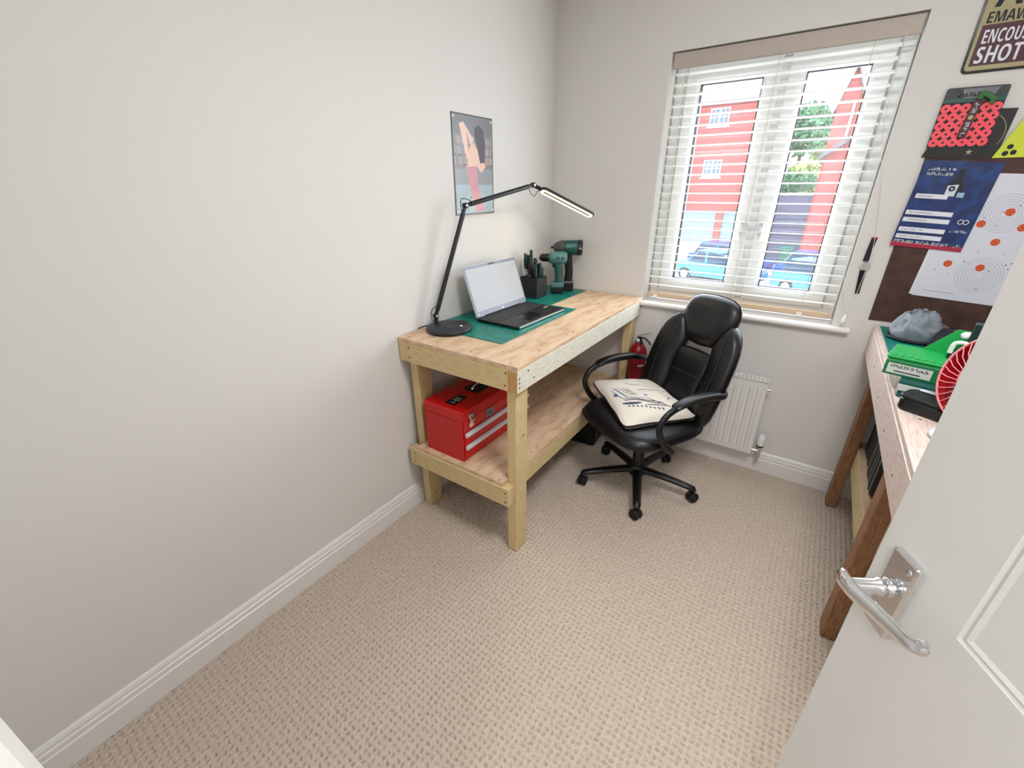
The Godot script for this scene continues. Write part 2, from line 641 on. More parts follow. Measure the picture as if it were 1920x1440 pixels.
func carpet_tile(variant: int) -> ArrayMesh:
	# eight by eight woven loops with open pits between them; edges agree with every other tile
	var cells := 8
	var pitch := 0.02
	var n := 88
	var step := cells * pitch / n
	var rng := RandomNumberGenerator.new()
	var pit := []
	for j in cells:
		for i in cells:
			rng.seed = 1000 + j * 97 + i * 13 + (variant * 7919 if (i > 0 and j > 0 and i < cells - 1 and j < cells - 1) else 0)
			pit.append([Vector2(i + 0.5 + rng.randf_range(-0.13, 0.13), j + 0.5 + rng.randf_range(-0.13, 0.13)) * pitch, rng.randf_range(-0.5, 0.5) + (0.0 if (i + j) % 2 == 0 else PI * 0.5), rng.randf_range(0.75, 1.15)])
	var hs := PackedFloat32Array()
	hs.resize(n * n)
	for y in n:
		for x in n:
			var p := Vector2(x * step, y * step)
			var h := 0.0
			var ci := int(floor(p.x / pitch))
			var cj := int(floor(p.y / pitch))
			for dj in [-1, 0, 1]:
				for di in [-1, 0, 1]:
					var a: int = ci + di
					var b: int = cj + dj
					var q: Array = pit[posmod(b, cells) * cells + posmod(a, cells)]
					var c: Vector2 = q[0] + Vector2(floor(float(a) / cells), floor(float(b) / cells)) * cells * pitch
					var d := (p - c).rotated(-q[1])
					var e := d.x * d.x / (0.0042 * 0.0042) + d.y * d.y / (0.0026 * 0.0026)
					h -= 0.0100 * q[2] * exp(-e * 0.50)
			# yarn strands, turned in every second cell
			var par := (int(round(p.x / pitch)) + int(round(p.y / pitch))) % 2
			var u := p.x if par == 0 else p.y
			var v := p.y if par == 0 else p.x
			var strand := sin(TAU * (u / 0.005) + 1.4 * sin(TAU * v / 0.02))
			h += 0.0008 * strand
			hs[y * n + x] = h - 0.0009
	var vs := PackedVector3Array()
	var ns := PackedVector3Array()
	for y in n + 1:
		for x in n + 1:
			var xx := x % n
			var yy := y % n
			vs.append(Vector3(x * step, hs[yy * n + xx], y * step))
			var dx := hs[yy * n + (xx + 1) % n] - hs[yy * n + posmod(xx - 1, n)]
			var dz := hs[((yy + 1) % n) * n + xx] - hs[posmod(yy - 1, n) * n + xx]
			ns.append(Vector3(-dx, 2.0 * step, -dz).normalized())
	var ix := PackedInt32Array()
	for y in n:
		for x in n:
			var a := y * (n + 1) + x
			ix.append_array(PackedInt32Array([a, a + 1, a + n + 2, a, a + n + 2, a + n + 1]))
	var arr := []
	arr.resize(Mesh.ARRAY_MAX)
	arr[Mesh.ARRAY_VERTEX] = vs
	arr[Mesh.ARRAY_NORMAL] = ns
	arr[Mesh.ARRAY_INDEX] = ix
	var am := ArrayMesh.new()
	am.add_surface_from_arrays(Mesh.PRIMITIVE_TRIANGLES, arr)
	return am

func build_floor():
	var st := mb()
	bx(st, Vector3(-0.1, -0.2, -0.2), Vector3(W + 0.1, -0.014, 4.2))
	mat("underlay", rgb(150, 132, 116), 0.95)
	var fl := struct_mesh("floor", st, M.underlay, "beige woven loop pile carpet covering the floor", "carpet")
	var size := 0.16
	var nx := int(ceil(W / size))
	var nz := int(ceil(3.9 / size))
	var spots := [[], [], []]
	var rng := RandomNumberGenerator.new()
	rng.seed = 5
	for j in nz:
		for i in nx:
			spots[rng.randi() % 3].append(Vector3(i * size, 0, j * size))
	for k in 3:
		var mm := MultiMesh.new()
		mm.transform_format = MultiMesh.TRANSFORM_3D
		mm.mesh = carpet_tile(k)
		mm.instance_count = spots[k].size()
		for i in spots[k].size():
			mm.set_instance_transform(i, Transform3D(Basis.IDENTITY, spots[k][i]))
		var mi := MultiMeshInstance3D.new()
		mi.name = "carpet_pile"
		mi.multimesh = mm
		mi.material_override = M.carpet
		mi.set_meta("kind", "stuff")
		fl.add_child(mi, true)

# ------------------------------------------------------------------ window, sill and blind
func frame_ring(st: SurfaceTool, x0: float, x1: float, y0: float, y1: float, w: float, z0: float, z1: float, slope: float):
	# a mitred window frame: flat face, then a sloping inner bead
	var outer := [Vector2(x0, y0), Vector2(x1, y0), Vector2(x1, y1), Vector2(x0, y1)]
	var sgn := [Vector2(1, 1), Vector2(-1, 1), Vector2(-1, -1), Vector2(1, -1)]
	var prof := [[0.0, z0], [0.0, z1 - 0.004], [0.004, z1], [w - slope, z1], [w - slope * 0.7, z1 - 0.003], [w, z1 - 0.016], [w, z0]]
	for i in 4:
		var i2 := (i + 1) % 4
		for k in range(prof.size() - 1):
			var a: Array = prof[k]
			var b: Array = prof[k + 1]
			var p1: Vector2 = outer[i] + sgn[i] * a[0]
			var p2: Vector2 = outer[i2] + sgn[i2] * a[0]
			var p3: Vector2 = outer[i2] + sgn[i2] * b[0]
			var p4: Vector2 = outer[i] + sgn[i] * b[0]
			var mid: Vector2 = (outer[i] + outer[i2]) * 0.5
			var cen: Vector2 = (outer[0] + outer[2]) * 0.5
			var o := Vector3(0, 0, 1)
			if k == 0:
				o = Vector3(mid.x - cen.x, mid.y - cen.y, 0)
			elif k >= 4:
				o = Vector3(cen.x - mid.x, cen.y - mid.y, 0.05)
			face(st, [Vector3(p1.x, p1.y, a[1]), Vector3(p2.x, p2.y, a[1]), Vector3(p3.x, p3.y, b[1]), Vector3(p4.x, p4.y, b[1])], o)

func build_window():
	var win := struct("window_1", "white plastic casement window behind the slatted blind", "window")
	var st := mb()
	frame_ring(st, 0.650, 1.592, 0.913, 2.127, 0.062, -0.20, -0.108, 0.016)
	bx(st, Vector3(1.122, 0.975, -0.20), Vector3(1.166, 2.065, -0.108), 0.003)
	part(win, "outer_frame", st, M.upvc)
	for s in [[0.708, 1.128, 1.102], [1.160, 1.534, 1.19]]:
		st = mb()
		frame_ring(st, s[0], s[1], 0.968, 2.072, 0.072, -0.165, -0.092, 0.020)
		var sash := part(win, "casement_sash", st, M.upvc)
		st = mb()
		bx(st, Vector3(s[0] + 0.06, 1.03, -0.132), Vector3(s[1] - 0.06, 2.01, -0.128))
		part(sash, "glass_pane", st, M.pane_glass)
		st = mb()
		frame_ring(st, s[0] + 0.0705, s[1] - 0.0705, 1.0385, 2.0015, 0.004, -0.14, -0.104, 0.001)
		part(sash, "gasket", st, M.black_matte)
		st = mb()
		var hx: float = s[2]
		bx(st, Vector3(hx - 0.012, 1.30, -0.092), Vector3(hx + 0.012, 1.37, -0.082), 0.003)
		bx(st, Vector3(hx - 0.008, 1.345, -0.082), Vector3(hx + 0.008, 1.36, -0.062), 0.002)
		bx(st, Vector3(hx - 0.009, 1.27, -0.066), Vector3(hx + 0.009, 1.362, -0.054), 0.004)
		part(sash, "window_handle", st, M.white_plastic)
	# sill board with a rounded nose and ears past the opening
	st = mb()
	bx(st, Vector3(0.648, 0.885, -0.108), Vector3(1.594, 0.911, 0.0))
	var nose := [Vector2(0, 0.885), Vector2(0.027, 0.885), Vector2(0.034, 0.889), Vector2(0.037, 0.898), Vector2(0.034, 0.907), Vector2(0.027, 0.911), Vector2(0, 0.911)]
	prism(st, nose, 0.652, 1.668, Transform3D(Basis(Vector3.BACK, Vector3.UP, Vector3.RIGHT), Vector3.ZERO))
	struct_mesh("trim_1", st, M.white_gloss, "white painted window sill with rounded nose", "window sill")

	var b := thing("venetian_blind", "white slatted venetian blind with open slats inside the window recess", "blind", Vector3(0, 0, 0))
	st = mb()
	bx(st, Vector3(0.655, 2.058, -0.022), Vector3(1.588, 2.124, -0.012), 0.003)
	part(b, "valance", st, M.valance)
	st = mb()
	bx(st, Vector3(0.66, 2.076, -0.075), Vector3(1.583, 2.122, -0.026), 0.002)
	part(b, "headrail", st, M.blind_white)
	var sl := mb()
	var cross := []
	for i in 7:
		var t := i / 6.0
		cross.append(Vector2((t - 0.5) * 0.050, 0.0022 * (1.0 - pow(2.0 * t - 1.0, 2.0)) + 0.0014))
	for i in 7:
		var t := 1.0 - i / 6.0
		cross.append(Vector2((t - 0.5) * 0.050, 0.0022 * (1.0 - pow(2.0 * t - 1.0, 2.0)) - 0.0014))
	prism(sl, cross, -0.459, 0.459, Transform3D(Basis(Vector3.BACK, Vector3.UP, Vector3.RIGHT), Vector3.ZERO))
	sl.generate_normals()
	var slat_mesh := sl.commit()
	for i in 24:
		var o := part_mesh(b, "slat", slat_mesh, M.slat_paint)
		o.position = Vector3(1.1215, 2.040 - i * 0.0451, -0.048)
		o.rotation.x = deg_to_rad(-3.0)
	st = mb()
	bx(st, Vector3(0.664, 0.936, -0.072), Vector3(1.580, 0.956, -0.024), 0.003)
	part(b, "bottom_rail", st, M.rail_wood)
	for x in [0.715, 1.118, 1.45]:
		for z in [-0.0225, -0.0745]:
			st = mb()
			tube(st, [Vector3(x, 2.08, z), Vector3(x, 0.936, z)], 0.0013, 6)
			part(b, "ladder_cord", st, M.cord)
		st = mb()
		bx(st, Vector3(x - 0.012, 0.930, -0.0225), Vector3(x + 0.012, 0.951, -0.0195), 0.001)
		part(b, "cord_plug", st, M.white_plastic)
	st = mb()
	tube(st, smooth_path([Vector3(1.541, 2.08, -0.014), Vector3(1.545, 1.6, -0.010), Vector3(1.575, 1.2, 0.02), Vector3(1.635, 0.975, 0.030)], 8), 0.0014, 6)
	var pc := part(b, "pull_cord", st, M.cord)
	st = mb()
	lathe(st, [Vector2(0.002, 0.978), Vector2(0.006, 0.972), Vector2(0.009, 0.950), Vector2(0.010, 0.936), Vector2(0.006, 0.932)], Transform3D(Basis.IDENTITY, Vector3(1.635, 0, 0.030)), 12)
	part(pc, "tassel", st, M.blind_white)
	st = mb()
	tube(st, smooth_path([Vector3(1.541, 2.08, -0.011), Vector3(1.56, 1.75, -0.008), Vector3(1.620, 1.5, 0.01), Vector3(1.655, 1.25, 0.016), Vector3(1.640, 0.975, 0.030)], 8), 0.0012, 6)
	part(b, "pull_cord", st, M.cord)
	st = mb()
	tube(st, [Vector3(0.735, 2.08, -0.016), Vector3(0.733, 1.5, -0.015), Vector3(0.735, 1.18, -0.015)], 0.0015, 6)
	part(b, "tilt_cord", st, M.cord)

# ------------------------------------------------------------------ door
func build_door():
	var st := mb()
	# lining and architraves of the doorway
	bx(st, Vector3(1.20, 0, ZW), Vector3(1.222, 2.03, ZW + 0.11))
	bx(st, Vector3(2.058, 0, ZW), Vector3(2.075, 2.03, ZW + 0.11))
	bx(st, Vector3(1.20, 2.01, ZW), Vector3(2.075, 2.03, ZW + 0.11))
	bx(st, Vector3(1.222, 0, ZW + 0.045), Vector3(1.234, 2.01, ZW + 0.08), 0.002)
	struct_mesh("trim_2", st, M.white_gloss, "white door lining at the doorway", "door lining")
	st = mb()
	var arch := [Vector2(0, 0), Vector2(0.072, 0), Vector2(0.072, 0.012), Vector2(0.055, 0.012), Vector2(0.051, 0.015), Vector2(0.024, 0.015), Vector2(0.020, 0.011), Vector2(0.004, 0.009), Vector2(0, 0.006)]
	prism(st, arch, 0.0, 2.09, Transform3D(Basis(Vector3.LEFT, Vector3.FORWARD, Vector3.UP), Vector3(1.212, 0, ZW)))
	struct_mesh("trim_3", st, M.white_gloss, "white moulded door architrave at the left edge", "architrave")

	var door := struct("door_1", "white panelled door standing half open with chrome lever", "door")
	var X := Vector3(-0.47794, 0, -0.87839)
	door.transform = Transform3D(Basis(X, Vector3.UP, X.cross(Vector3.UP)), Vector3(1.6259, 0, 1.8990) - X * 0.82)
	var w := 0.82
	var top := 1.985
	var xs := [0.0, 0.13, 0.365, 0.455, 0.69, w]
	var ys := [0.012, 0.22, 0.80, 1.071, 1.85, top]
	st = mb()
	for i in 5:
		for j in 5:
			var panel: bool = (i == 1 or i == 3) and (j == 1 or j == 3)
			var x0: float = xs[i]
			var x1: float = xs[i + 1]
			var y0: float = ys[j]
			var y1: float = ys[j + 1]
			if not panel:
				face(st, [Vector3(x0, y0, 0), Vector3(x1, y0, 0), Vector3(x1, y1, 0), Vector3(x0, y1, 0)], Vector3(0, 0, -1))
				continue
			var insets := [[0.0, 0.0], [0.003, 0.0030], [0.008, 0.0006], [0.013, 0.0028]]
			for k in range(insets.size() - 1):
				var a: Array = insets[k]
				var b: Array = insets[k + 1]
				var ra := [Vector3(x0 + a[0], y0 + a[0], a[1]), Vector3(x1 - a[0], y0 + a[0], a[1]), Vector3(x1 - a[0], y1 - a[0], a[1]), Vector3(x0 + a[0], y1 - a[0], a[1])]
				var rb := [Vector3(x0 + b[0], y0 + b[0], b[1]), Vector3(x1 - b[0], y0 + b[0], b[1]), Vector3(x1 - b[0], y1 - b[0], b[1]), Vector3(x0 + b[0], y1 - b[0], b[1])]
				for q in 4:
					face(st, [ra[q], ra[(q + 1) % 4], rb[(q + 1) % 4], rb[q]], Vector3(0, 0, -1))
			var e := 0.013
			face(st, [Vector3(x0 + e, y0 + e, 0.0028), Vector3(x1 - e, y0 + e, 0.0028), Vector3(x1 - e, y1 - e, 0.0028), Vector3(x0 + e, y1 - e, 0.0028)], Vector3(0, 0, -1))
	for f in [[Vector3(0, ys[0], 0), Vector3(w, ys[0], 0), Vector3(0, -1, 0)], [Vector3(0, top, 0), Vector3(w, top, 0), Vector3(0, 1, 0)], [Vector3(0, ys[0], 0), Vector3(0, top, 0), Vector3(-1, 0, 0)], [Vector3(w, ys[0], 0), Vector3(w, top, 0), Vector3(1, 0, 0)]]:
		face(st, [f[0], f[1], f[1] + Vector3(0, 0, 0.038), f[0] + Vector3(0, 0, 0.038)], f[2])
	face(st, [Vector3(0, ys[0], 0.038), Vector3(w, ys[0], 0.038), Vector3(w, top, 0.038), Vector3(0, top, 0.038)], Vector3(0, 0, 1))
	part(door, "door_leaf", st, M.door_paint)
	# lever handle on its back plate
	st = mb()
	var plate := [Vector3(0.7485, 0.981, 0), Vector3(0.790, 1.107, -0.011)]
	bx(st, plate[0], plate[1], 0.0025)
	var hp := part(door, "handle_plate", st, M.chrome)
	for q in [Vector2(0.757, 1.094), Vector2(0.782, 0.994)]:
		st = mb()
		lathe(st, [Vector2(0.0042, 0.0), Vector2(0.0038, 0.0012), Vector2(0.001, 0.0016)], Transform3D(Basis(Vector3.RIGHT, -PI * 0.5), Vector3(q.x, q.y, -0.011)), 12)
		part(hp, "screw_head", st, M.satin_metal)
	st = mb()
	lathe(st, [Vector2(0.0125, 0.0), Vector2(0.0125, 0.005), Vector2(0.0105, 0.006), Vector2(0.0105, 0.008), Vector2(0.0125, 0.009), Vector2(0.0118, 0.014), Vector2(0.0095, 0.018), Vector2(0.009, 0.05), Vector2(0.0088, 0.056)], Transform3D(Basis(Vector3.RIGHT, -PI * 0.5), Vector3(0.772, 1.052, -0.011)), 20)
	part(hp, "handle_neck", st, M.chrome)
	st = mb()
	var lv := smooth_path([Vector3(0.791, 1.050, -0.058), Vector3(0.780, 1.051, -0.061), Vector3(0.758, 1.053, -0.061), Vector3(0.725, 1.060, -0.058), Vector3(0.700, 1.063, -0.054), Vector3(0.686, 1.064, -0.051), Vector3(0.677, 1.068, -0.046), Vector3(0.672, 1.076, -0.042)], 5)
	var lr := []
	for i in lv.size():
		var t := float(i) / (lv.size() - 1)
		lr.append(0.0130 * (1.0 - 0.38 * t) * (0.8 + 0.2 * min(1.0, t * 9.0)) * (1.0 if t < 0.94 else 0.75))
	tube(st, lv, lr, 14, 0.55, Vector3(0, 0, 1))
	part(hp, "lever", st, M.chrome)
	st = mb()
	for y in [0.3, 1.75]:
		tube(st, [Vector3(0.0, y - 0.05, 0.042), Vector3(0.0, y + 0.05, 0.042)], 0.006, 8)
	part(door, "hinge", st, M.satin_metal)

# ------------------------------------------------------------------ the street outside
const GY := -2.7

func brick_wall(parent: Node, called: String, x0: float, x1: float, y0: float, y1: float, z: float, thick: float, holes: Array):
	# one wall with openings, its courses showing as shallow recessed joints
	var ys := [y0, y1]
	for h in holes:
		ys.append(h[2])
		ys.append(h[3])
	ys.sort()
	var st := mb()
	for j in range(ys.size() - 1):
		if ys[j + 1] - ys[j] < 0.001:
			continue
		var my: float = (ys[j] + ys[j + 1]) * 0.5
		var cuts := [x0]
		var hs := []
		for h in holes:
			if my > h[2] and my < h[3]:
				hs.append(h)
		hs.sort_custom(func(a, b): return a[0] < b[0])
		var x: float = x0
		for h in hs:
			bx(st, Vector3(x, ys[j], z - thick), Vector3(h[0], ys[j + 1], z))
			x = h[1]
		bx(st, Vector3(x, ys[j], z - thick), Vector3(x1, ys[j + 1], z))
	return part(parent, called, st, M.brick)

func far_window(parent: Node, x0: float, x1: float, y0: float, y1: float, z: float):
	var st := mb()
	frame_ring(st, x0, x1, y0, y1, 0.09, z - 0.12, z - 0.05, 0.02)
	bx(st, Vector3((x0 + x1) * 0.5 - 0.06, y0 + 0.05, z - 0.12), Vector3((x0 + x1) * 0.5 + 0.06, y1 - 0.05, z - 0.05))
	for s in [0, 1]:
		var a: float = x0 if s == 0 else (x0 + x1) * 0.5
		var b: float = (x0 + x1) * 0.5 if s == 0 else x1
		bx(st, Vector3((a + b) * 0.5 - 0.025, y0 + 0.05, z - 0.1), Vector3((a + b) * 0.5 + 0.025, y1 - 0.05, z - 0.06))
	bx(st, Vector3(x0 + 0.05, (y0 + y1) * 0.5 - 0.03, z - 0.11), Vector3(x1 - 0.05, (y0 + y1) * 0.5 + 0.03, z - 0.055))
	bx(st, Vector3(x0 - 0.12, y0 - 0.12, z - 0.1), Vector3(x1 + 0.12, y0, z + 0.08), 0.01)
	var o := part(parent, "window", st, M.outer_white)
	st = mb()
	bx(st, Vector3(x0 + 0.05, y0 + 0.05, z - 0.13), Vector3(x1 - 0.05, y1 - 0.05, z - 0.115))
	part(o, "pane", st, M.window_dark)

func car(called_label: String, at: Vector3, turn: float, body: Material, hatch: bool, group: String) -> Node3D:
	var c := thing("parked_car", called_label, "car", at, turn, group)
	var st := mb()
	# side outline, length along x
	var low := [Vector2(-2.0, 0.28), Vector2(-2.02, 0.62), Vector2(-1.95, 0.86), Vector2(-1.2, 0.93), Vector2(0.9, 0.92), Vector2(1.75, 0.80), Vector2(2.0, 0.62), Vector2(2.02, 0.30)]
	prism(st, low, -0.84, 0.84, Transform3D.IDENTITY, 0.06)
	part(c, "body", st, body)
	st = mb()
	var roof := [Vector2(-1.72 if hatch else -1.35, 0.90), Vector2(-1.45 if hatch else -0.8, 1.36), Vector2(-0.9, 1.46), Vector2(0.1, 1.45), Vector2(0.5, 1.34), Vector2(1.15, 0.90)]
	prism(st, roof, -0.70, 0.70, Transform3D.IDENTITY, 0.05)
	part(c, "cabin_glass", st, M.car_glass)
	st = mb()
	bx(st, Vector3(-1.42 if hatch else -0.85, 1.36, -0.66), Vector3(0.40, 1.475, 0.66), 0.05)
	for s in [-1.0, 1.0]:
		bx(st, Vector3(-0.35, 0.9, s * 0.70 - 0.03), Vector3(-0.25, 1.42, s * 0.70 + 0.03), 0.01)
	part(c, "roof", st, body)
	for s in [-1.0, 1.0]:
		for x in [-1.25, 1.28]:
			st = mb()
			lathe(st, [Vector2(0.30, -0.10), Vector2(0.32, -0.07), Vector2(0.32, 0.07), Vector2(0.30, 0.10)], Transform3D(Basis(Vector3.RIGHT, PI * 0.5), Vector3(x, 0.32, s * 0.76)), 18)
			var wh := part(c, "wheel", st, M.tyre)
			st = mb()
			lathe(st, [Vector2(0.19, -0.11), Vector2(0.17, 0.0), Vector2(0.19, 0.11)], Transform3D(Basis(Vector3.RIGHT, PI * 0.5), Vector3(x, 0.32, s * 0.76)), 14)
			part(wh, "hub_cap", st, M.satin_metal)
		st = mb()
		bx(st, Vector3(-2.03, 0.62, s * 0.62 - 0.14), Vector3(-1.9, 0.84, s * 0.62 + 0.14), 0.03)
		part(c, "tail_lamp", st, M.tail_red)
	return c

func leafy(parent: Node, called: String, centre_: Vector3, size: Vector3, count: int, leaf: float, m: Material, sd: int):
	var st := mb()
	var rng := RandomNumberGenerator.new()
	rng.seed = sd
	for i in count:
		var d := Vector3(rng.randfn(), rng.randfn(), rng.randfn()).normalized() * pow(rng.randf(), 0.4)
		var p := centre_ + d * size
		var a := Vector3(rng.randfn(), rng.randfn(), rng.randfn()).normalized()
		var b := a.cross(Vector3(rng.randfn(), rng.randfn(), rng.randfn())).normalized()
		var l := leaf * rng.randf_range(0.6, 1.3)
		face(st, [p - a * l, p + b * l * 0.5, p + a * l, p - b * l * 0.5], a.cross(b))
	part(parent, called, st, m)

func build_outside():
	var st := mb()
	bx(st, Vector3(-70, GY - 0.3, -120), Vector3(70, GY, -0.4))
	var gr := struct_mesh("ground", st, M.ground_concrete, "pale paved street outside the window", "street")
	# brick terrace across the street
	var z := -37.8
	var hs := thing("brick_terrace", "red brick terrace with garage doors seen through the left pane", "building", Vector3(0, 0, 0))
	var holes := [[-7.81, -6.45, 2.25, 3.5], [-7.9, -6.5, 5.8, 7.0], [-9.6, -6.2, GY, -0.23], [-5.7, -3.3, GY, -0.23]]
	brick_wall(hs, "wall", -14.0, -3.0, GY, 7.2, z, 0.4, holes)
	st = mb()
	bx(st, Vector3(-14, GY, z - 8), Vector3(-3, 7.2, z - 0.4))
	part(hs, "rear_wall", st, M.brick)
	far_window(hs, -7.81, -6.45, 2.25, 3.5, z)
	far_window(hs, -7.9, -6.5, 5.8, 7.0, z)
	for g in [[-9.6, -6.2], [-5.7, -3.3]]:
		st = mb()
		bx(st, Vector3(g[0], GY, z - 0.25), Vector3(g[1], -0.23, z - 0.18))
		var k := 0
		while k < 8:
			bx(st, Vector3(g[0] + 0.05, GY + 0.05 + k * 0.3, z - 0.18), Vector3(g[1] - 0.05, GY + 0.31 + k * 0.3, z - 0.16), 0.01)
			k += 1
		part(hs, "garage_door", st, M.garage_door)
	st = mb()
	bx(st, Vector3(-14.2, 7.2, z - 8), Vector3(-2.8, 7.4, z + 0.35), 0.03)
	part(hs, "gutter_board", st, M.outer_white)
	st = mb()
	prism(st, [Vector2(0.4, 7.4), Vector2(-8.2, 7.4), Vector2(-3.9, 7.9)], -14.2, -2.8, Transform3D(Basis(Vector3.BACK, Vector3.UP, Vector3.RIGHT), Vector3(0, 0, z)))
	part(hs, "roof", st, M.roof_tile)
	st = mb()
	bx(st, Vector3(-14, 3.95, z), Vector3(-3, 4.15, z + 0.03))
	part(hs, "string_course", st, M.mortar)
	# brick house with steep gable on the right
	var gz := -24.0
	var gh := thing("gabled_house", "red brick house with a steep gable seen through the right pane", "building", Vector3(0, 0, 0))
	st = mb()
	prism(st, [Vector2(0.60, GY), Vector2(0.60, 4.7), Vector2(1.02, 6.2), Vector2(1.53, 4.9), Vector2(1.53, 3.9), Vector2(3.4, 3.9), Vector2(3.4, GY)], gz - 3.0, gz)
	part(gh, "wall", st, M.brick)
	st = mb()
	prism(st, [Vector2(0.50, 4.45), Vector2(1.02, 6.32), Vector2(1.62, 4.75), Vector2(1.54, 4.75), Vector2(1.02, 6.2), Vector2(0.59, 4.6)], gz - 3.1, gz + 0.15)
	part(gh, "roof", st, M.roof_tile)
	st = mb()
	bx(st, Vector3(1.18, 3.45, gz), Vector3(1.27, 4.9, gz + 0.1))
	part(gh, "downpipe", st, M.outer_white)
	st = mb()
	prism(st, [Vector2(0.42, 2.80), Vector2(2.0, 4.05), Vector2(2.0, 3.80), Vector2(0.42, 2.60)], gz + 0.001, gz + 0.6)
	part(gh, "porch_roof", st, M.roof_tile)
	st = mb()
	bx(st, Vector3(0.70, GY, gz + 0.001), Vector3(2.6, 2.55, gz + 0.45))
	part(gh, "porch_wall", st, M.brick)
	# dark boundary wall with its brick pier
	var wl := thing("boundary_wall", "dark slate coloured yard wall behind the parked cars", "wall", Vector3.ZERO)
	st = mb()
	for j in 9:
		bx(st, Vector3(-2.0, GY + j * 0.42, -28.4), Vector3(0.9, GY + j * 0.42 + 0.40, -28.0), 0.02)
	part(wl, "stone_courses", st, M.slate)
	st = mb()
	bx(st, Vector3(-2.05, GY + 9 * 0.42, -28.45), Vector3(0.9, GY + 9 * 0.42 + 0.12, -27.95), 0.02)
	part(wl, "coping", st, M.outer_white)
	var bn := thing("wheelie_bin", "green wheelie bin standing against the dark yard wall", "bin", Vector3(-0.1, GY, -27.5))
	st = mb()
	prism(st, [Vector2(-0.24, 0.05), Vector2(-0.3, 1.0), Vector2(0.3, 1.0), Vector2(0.24, 0.05)], -0.3, 0.3)
	part(bn, "body", st, M.bin_green)
	st = mb()
	bx(st, Vector3(-0.33, 1.0, -0.33), Vector3(0.33, 1.1, 0.33), 0.03)
	part(bn, "lid", st, M.bin_green)
	# cars
	car("blue hatchback parked with its red tail lamp to the left", Vector3(-2.5, GY, -23.8), -0.35, M.car_blue, true, "cars parked in the street")
	car("pale blue saloon parked lowest in the left pane", Vector3(-2.4, GY, -20.6), -0.30, M.car_pale, false, "cars parked in the street")
	car("bright blue car parked in front of the dark yard wall", Vector3(1.95, GY, -22.2), -0.25, M.car_blue, true, "cars parked in the street")
	car("pale car parked lowest in the right pane", Vector3(2.1, GY, -19.4), -0.5, M.car_pale, true, "cars parked in the street")
	# hedge and trees
	var hd := thing("hedge", "clipped green hedge above the dark yard wall", "hedge", Vector3(-0.9, GY, -30.2))
	for x in [-1.0, -0.3, 0.4, 1.0]:
		st = mb()
		tube(st, [Vector3(x, 0, 0), Vector3(x + 0.05, 2.2, 0), Vector3(x, 4.2, 0)], [0.08, 0.06, 0.04], 7)
		part(hd, "stem", st, M.bark)
	leafy(hd, "foliage", Vector3(0, 4.45, 0), Vector3(1.4, 0.55, 0.7), 2200, 0.16, M.leaf_dark, 41)
	for t in [["tree", "dark green round tree left of the gable", Vector3(-2.2, GY, -50), 11.2, 2.2, 0], ["tree", "yellow green tree behind the gable edge", Vector3(0.2, GY, -54), 9.6, 1.9, 1], ["tree", "low pale green tree behind the hedge", Vector3(-0.6, GY, -36), 5.8, 1.3, 1]]:
		var tr := thing("street_tree", t[1], "tree", t[2], 0.0, "trees beyond the street")
		st = mb()
		tube(st, [Vector3.ZERO, Vector3(0.1, t[3] * 0.5, 0), Vector3(0, t[3] * 0.85, 0)], [0.25, 0.18, 0.06], 8)
		part(tr, "trunk", st, M.bark)
		leafy(tr, "foliage", Vector3(0, t[3] - t[4], 0), Vector3(t[4], t[4], t[4]), 1500, 0.3, M.leaf_light if t[5] == 1 else M.leaf_dark, 50 + t[5])
	var fh := thing("distant_house", "pale distant house with tan roof between trees and gable", "building", Vector3(-2.2, GY, -60))
	st = mb()
	bx(st, Vector3(-3, 0, -3), Vector3(4, 6.2, 3))
	part(fh, "wall", st, M.outer_white)
	st = mb()
	prism(st, [Vector2(-3.4, 6.2), Vector2(3.4, 6.2), Vector2(0, 8.4)], -3.3, 4.3, Transform3D(Basis(Vector3.BACK, Vector3.UP, Vector3.RIGHT), Vector3.ZERO))
	part(fh, "roof", st, M.rail_wood)
	for x in [-1.5, 1.0]:
		st = mb()
		bx(st, Vector3(x, 3.6, 3), Vector3(x + 1.0, 4.8, 3.06))
		part(fh, "window", st, M.window_dark)

# ------------------------------------------------------------------ workbenches
func beam(parent: Node, called: String, a: Vector3, b: Vector3, m: Material, bevel := 0.0025) -> MeshInstance3D:
	var st := mb()
	bx(st, a, b, bevel)
	return part(parent, called, st, m)

func screw(parent: Node, at: Vector3, out: Vector3, r := 0.0048):
	var st := mb()
	lathe(st, [Vector2(r, -0.001), Vector2(r, 0.0004), Vector2(r * 0.55, 0.0006), Vector2(r * 0.4, -0.0004)], along(at, at + out), 10, false)
	part(parent, "screw", st, M.screw_black)

